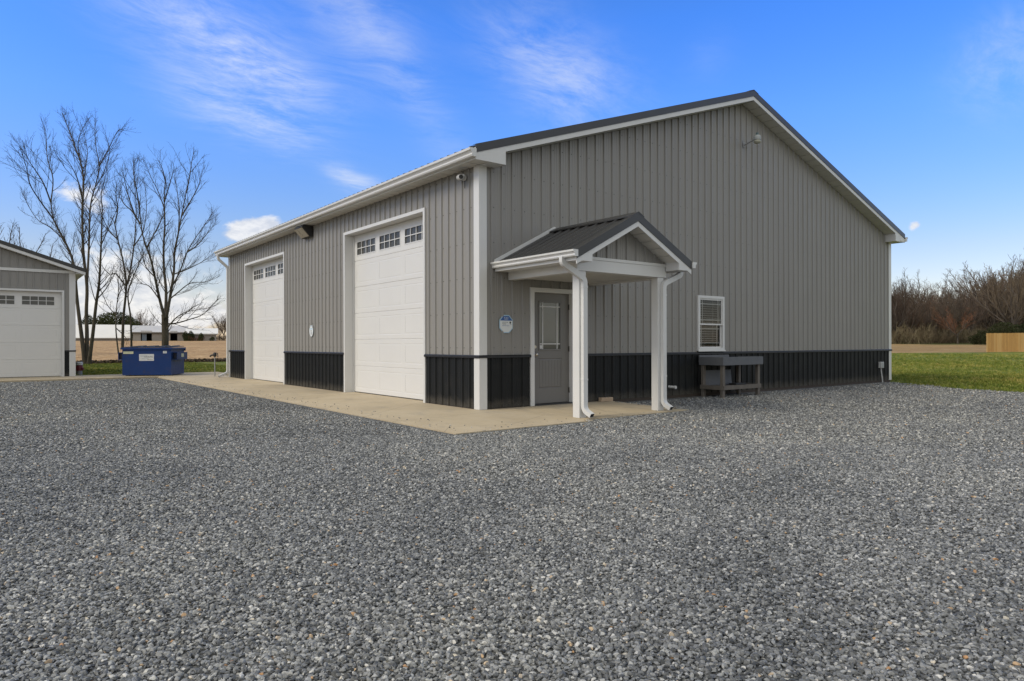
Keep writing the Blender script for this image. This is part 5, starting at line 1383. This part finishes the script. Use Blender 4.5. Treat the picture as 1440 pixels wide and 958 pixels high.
scatter('gravel_stones', cells, dens, scl, stones, M['stone'], 'loose crushed grey stone covering the yard', 'gravel', (.55,), lambda x, y: (-.0185 * min(2.3, max(-x, -y, 0)) + .006) if (-1.84 < x < 3.08 and y > -2.1 and (y > -1.95 or x < .6)) else GZ + .004, .0056, .0150)
def tufts(ng):
    outs = []; rs_ = random.Random(8)
    for k in range(4):
        jn = ng.nodes.new('GeometryNodeJoinGeometry')
        for b in range(9):
            ln = ng.nodes.new('GeometryNodeMeshGrid'); ln.inputs['Size X'].default_value = .010; ln.inputs['Size Y'].default_value = .075 * rs_.uniform(.5, 1.3); ln.inputs['Vertices X'].default_value = 2; ln.inputs['Vertices Y'].default_value = 3
            tf = ng.nodes.new('GeometryNodeTransform'); ng.links.new(ln.outputs[0], tf.inputs['Geometry'])
            tf.inputs['Translation'].default_value = (rs_.uniform(-.06, .06), rs_.uniform(-.06, .06), .028); tf.inputs['Rotation'].default_value = (1.57 + rs_.uniform(-.7, .7), rs_.uniform(-.4, .4), rs_.uniform(0, 6.28))
            ng.links.new(tf.outputs[0], jn.inputs[0])
        outs.append(jn.outputs[0])
    return join_instances(ng, outs, M['blade'])
cells, dens, scl = [], [], []
cs = .5
def lawn_cells(x0, x1, y0, y1, ok, dn):
    x = x0
    while x < x1:
        y = y0
        while y < y1:
            if ok(x + .25, y + .25): cells.append((x, y, cs)); dens.append(dn(x, y)); scl.append(1.0 if x < 30 else 1.3)
            y += cs
        x += cs
def ahead(x, y):
    v = Vector((x, y, 0)) - CAM; f = v.dot(FW); s_ = v.dot(RT) / max(f, .1); return f > 0 and -.85 < s_ < .88
lawn_cells(12.5, 60, -10, 26, lambda x, y: ahead(x, y) and x > gravel_limit(y) - .4 and (x > 15.3 or y < -.3) and (Vector((x, y, 0)) - CAM).dot(RT) > .50 * (Vector((x, y, 0)) - CAM).dot(FW) and y < 20.6 + (62 - x) * .8, lambda x, y: 9 if x + .25 < gravel_limit(y + .25) + .1 else 85 if x < 24 else 30 if x < 40 else 10)
lawn_cells(-6, 4, 20.5, 41, lambda x, y: ahead(x, y) and not (x < -4.1 and y < 29), lambda x, y: 45)
scatter('lawn_grass', cells, dens, scl, tufts, M['blade'], 'short green grass blades of the lawn', 'grass', (.25,), lambda x, y: h(x, y) + .03, .55, 1.25)

# ------------------------------------------------------------------ sky and sun
W = bpy.data.worlds.new('World'); S.world = W; W.use_nodes = True
nt = W.node_tree; bg = nt.nodes['Background']
SUN = Vector((-.84, .20, .74)).normalized()
sky = N(nt, 'ShaderNodeTexSky'); sky.sky_type = 'NISHITA'; sky.sun_disc = False
sky.sun_elevation = math.asin(SUN.z); sky.sun_rotation = math.atan2(SUN.x, SUN.y)
sky.air_density = 1.0; sky.dust_density = .6; sky.ozone_density = 2.2; sky.altitude = 50
tc = N(nt, 'ShaderNodeTexCoord').outputs['Generated']
dirn = vmath(nt, 'NORMALIZE', tc)
sep = N(nt, 'ShaderNodeSeparateXYZ'); nt.links.new(dirn, sep.inputs[0])
hs = N(nt, 'ShaderNodeHueSaturation'); hs.inputs['Saturation'].default_value = 1.25; hs.inputs['Value'].default_value = 1.0; nt.links.new(sky.outputs[0], hs.inputs['Color'])
tint = ramp(nt, sep.outputs[2], [(0, (.55, .445, .435)), (.12, (.585, .475, .50)), (.30, (.52, .60, .84)), (.42, (.42, .60, .95)), (.75, (.55, .50, .48))])
col = vmath(nt, 'MULTIPLY', vmath(nt, 'MULTIPLY', hs.outputs[0], tint), (2.35, 2.35, 2.35))
# thin layer of cloud: direction carried to a flat layer overhead
zc = math_(nt, 'ADD', math_(nt, 'MAXIMUM', sep.outputs[2], 0), .12)
dv = N(nt, 'ShaderNodeVectorMath', operation='DIVIDE'); cmb = N(nt, 'ShaderNodeCombineXYZ')
for i in range(3): nt.links.new(zc, cmb.inputs[i])
nt.links.new(dirn, dv.inputs[0]); nt.links.new(cmb.outputs[0], dv.inputs[1]); layer = dv.outputs[0]
def band(px0, px1, width, soft=1.0):
    """elongated patch of sky between two directions: 1 in the middle, fading to 0"""
    a, b = dirpx(*px0), dirpx(*px1); c = ((a + b) / 2).normalized(); ax = (b - a); hl = ax.length / 2; ax.normalize(); cr = c.cross(ax).normalized()
    df = vmath(nt, 'SUBTRACT', dirn, c)
    u = math_(nt, 'DIVIDE', vmath(nt, 'DOT_PRODUCT', df, ax), hl * 1.15); v = math_(nt, 'DIVIDE', vmath(nt, 'DOT_PRODUCT', df, cr), width)
    r2 = math_(nt, 'ADD', math_(nt, 'POWER', math_(nt, 'ABSOLUTE', u), 2.6), math_(nt, 'MULTIPLY', v, v))
    front = math_(nt, 'GREATER_THAN', vmath(nt, 'DOT_PRODUCT', dirn, c), .3)
    return math_(nt, 'MULTIPLY', math_(nt, 'POWER', 2.718, math_(nt, 'MULTIPLY', r2, -1.0)), front)
def addm(a, b): return b if a is None else math_(nt, 'ADD', a, b)
warp = N(nt, 'ShaderNodeTexNoise'); warp.inputs['Scale'].default_value = 1.4; warp.inputs['Detail'].default_value = 3; nt.links.new(layer, warp.inputs['Vector'])
lw = vmath(nt, 'ADD', layer, vmath(nt, 'MULTIPLY', warp.outputs['Color'], (.5, .5, .5)))
wisps = noise(nt, lw, 3.2, 9, .66, (.9, 2.2, 1)); fine_ = noise(nt, lw, 14, 6, .7, (.8, 1.6, 1))
tex = mrange(nt, math_(nt, 'ADD', math_(nt, 'MULTIPLY', wisps, .72), math_(nt, 'MULTIPLY', fine_, .28)), .30, .74, 0, 1)
mask = None
for p0, p1, w, k in (((150, -40), (430, 130), .050, .75), ((290, 60), (455, 135), .022, .55), ((240, 120), (430, 195), .030, .75), ((430, -60), (560, 90), .050, .55), ((545, 60), (640, 220), .030, .28), ((690, 20), (830, 140), .055, .55), ((760, 90), (900, 160), .050, .25), ((1370, 60), (1470, 110), .050, .45), ((465, 240), (530, 268), .014, .85), ((980, 60), (1010, 110), .03, .1)):
    mask = addm(mask, math_(nt, 'MULTIPLY', band(p0, p1, w), k))
cir = math_(nt, 'MULTIPLY', mask, tex, True)
col = mixc(nt, math_(nt, 'MULTIPLY', cir, .72), col, (7.0, 7.3, 7.8))
# unseen bright cloud added behind and above the photographer, for soft neutral fill light
back = math_(nt, 'MAXIMUM', mrange(nt, vmath(nt, 'DOT_PRODUCT', dirn, -FW), -.42, .15, 0, 1), mrange(nt, sep.outputs[2], .58, .80, 0, 1))
fill_deck = mrange(nt, noise(nt, lw, 1.5, 7, .6), .28, .52, 0, 1)
col = mixc(nt, math_(nt, 'MULTIPLY', math_(nt, 'MULTIPLY', back, fill_deck), .85), col, (8.1, 7.95, 6.9))
# puffy clouds low over the horizon
pn = noise(nt, dirn, 16, 7, .6); pn2 = noise(nt, dirn, 34, 7, .6, (1, 1, 2.0))
puff = None
for p0, p1, w, k in (((318, 326), (400, 318), .020, 1.5), ((1276, 322), (1296, 312), .009, 1.0), ((60, 262), (170, 285), .022, .8), ((20, 400), (330, 425), .050, .95), ((120, 360), (260, 350), .03, .5), ((0, 450), (340, 448), .022, .9)):
    puff = addm(puff, math_(nt, 'MULTIPLY', band(p0, p1, w), k))
pm = mrange(nt, math_(nt, 'ADD', puff, math_(nt, 'MULTIPLY', math_(nt, 'SUBTRACT', math_(nt, 'ADD', math_(nt, 'MULTIPLY', pn, .6), math_(nt, 'MULTIPLY', pn2, .4)), .5), 2.6)), .55, 1.05, 0, 1)
pm = math_(nt, 'MULTIPLY', pm, mrange(nt, puff, .12, .4, 0, 1))
shade = mixc(nt, mrange(nt, pn2, .35, .65, 0, 1), (5.6, 5.8, 6.3), (7.9, 7.8, 7.7))
col = mixc(nt, math_(nt, 'MULTIPLY', pm, .85), col, shade)
nt.links.new(col, bg.inputs['Color']); bg.inputs['Strength'].default_value = .125
ld = bpy.data.lights.new('sun', 'SUN'); ld.energy = 2.1; ld.angle = math.radians(24); ld.color = (1.0, .915, .77)
lo = bpy.data.objects.new('sun', ld); COL.objects.link(lo); lo.rotation_euler = SUN.to_track_quat('Z', 'Y').to_euler()

vs = S.view_settings; S.display_settings.display_device = 'sRGB'; vs.view_transform = 'Standard'; vs.look = 'None'; vs.exposure = 0.0; vs.gamma = 1; vs.use_curve_mapping = False
S.render.engine = 'CYCLES'
S.cycles.use_denoising = True
S.cycles.max_bounces = 6; S.cycles.diffuse_bounces = 3; S.cycles.glossy_bounces = 3; S.cycles.transparent_max_bounces = 6
S.cycles.sample_clamp_indirect = 8
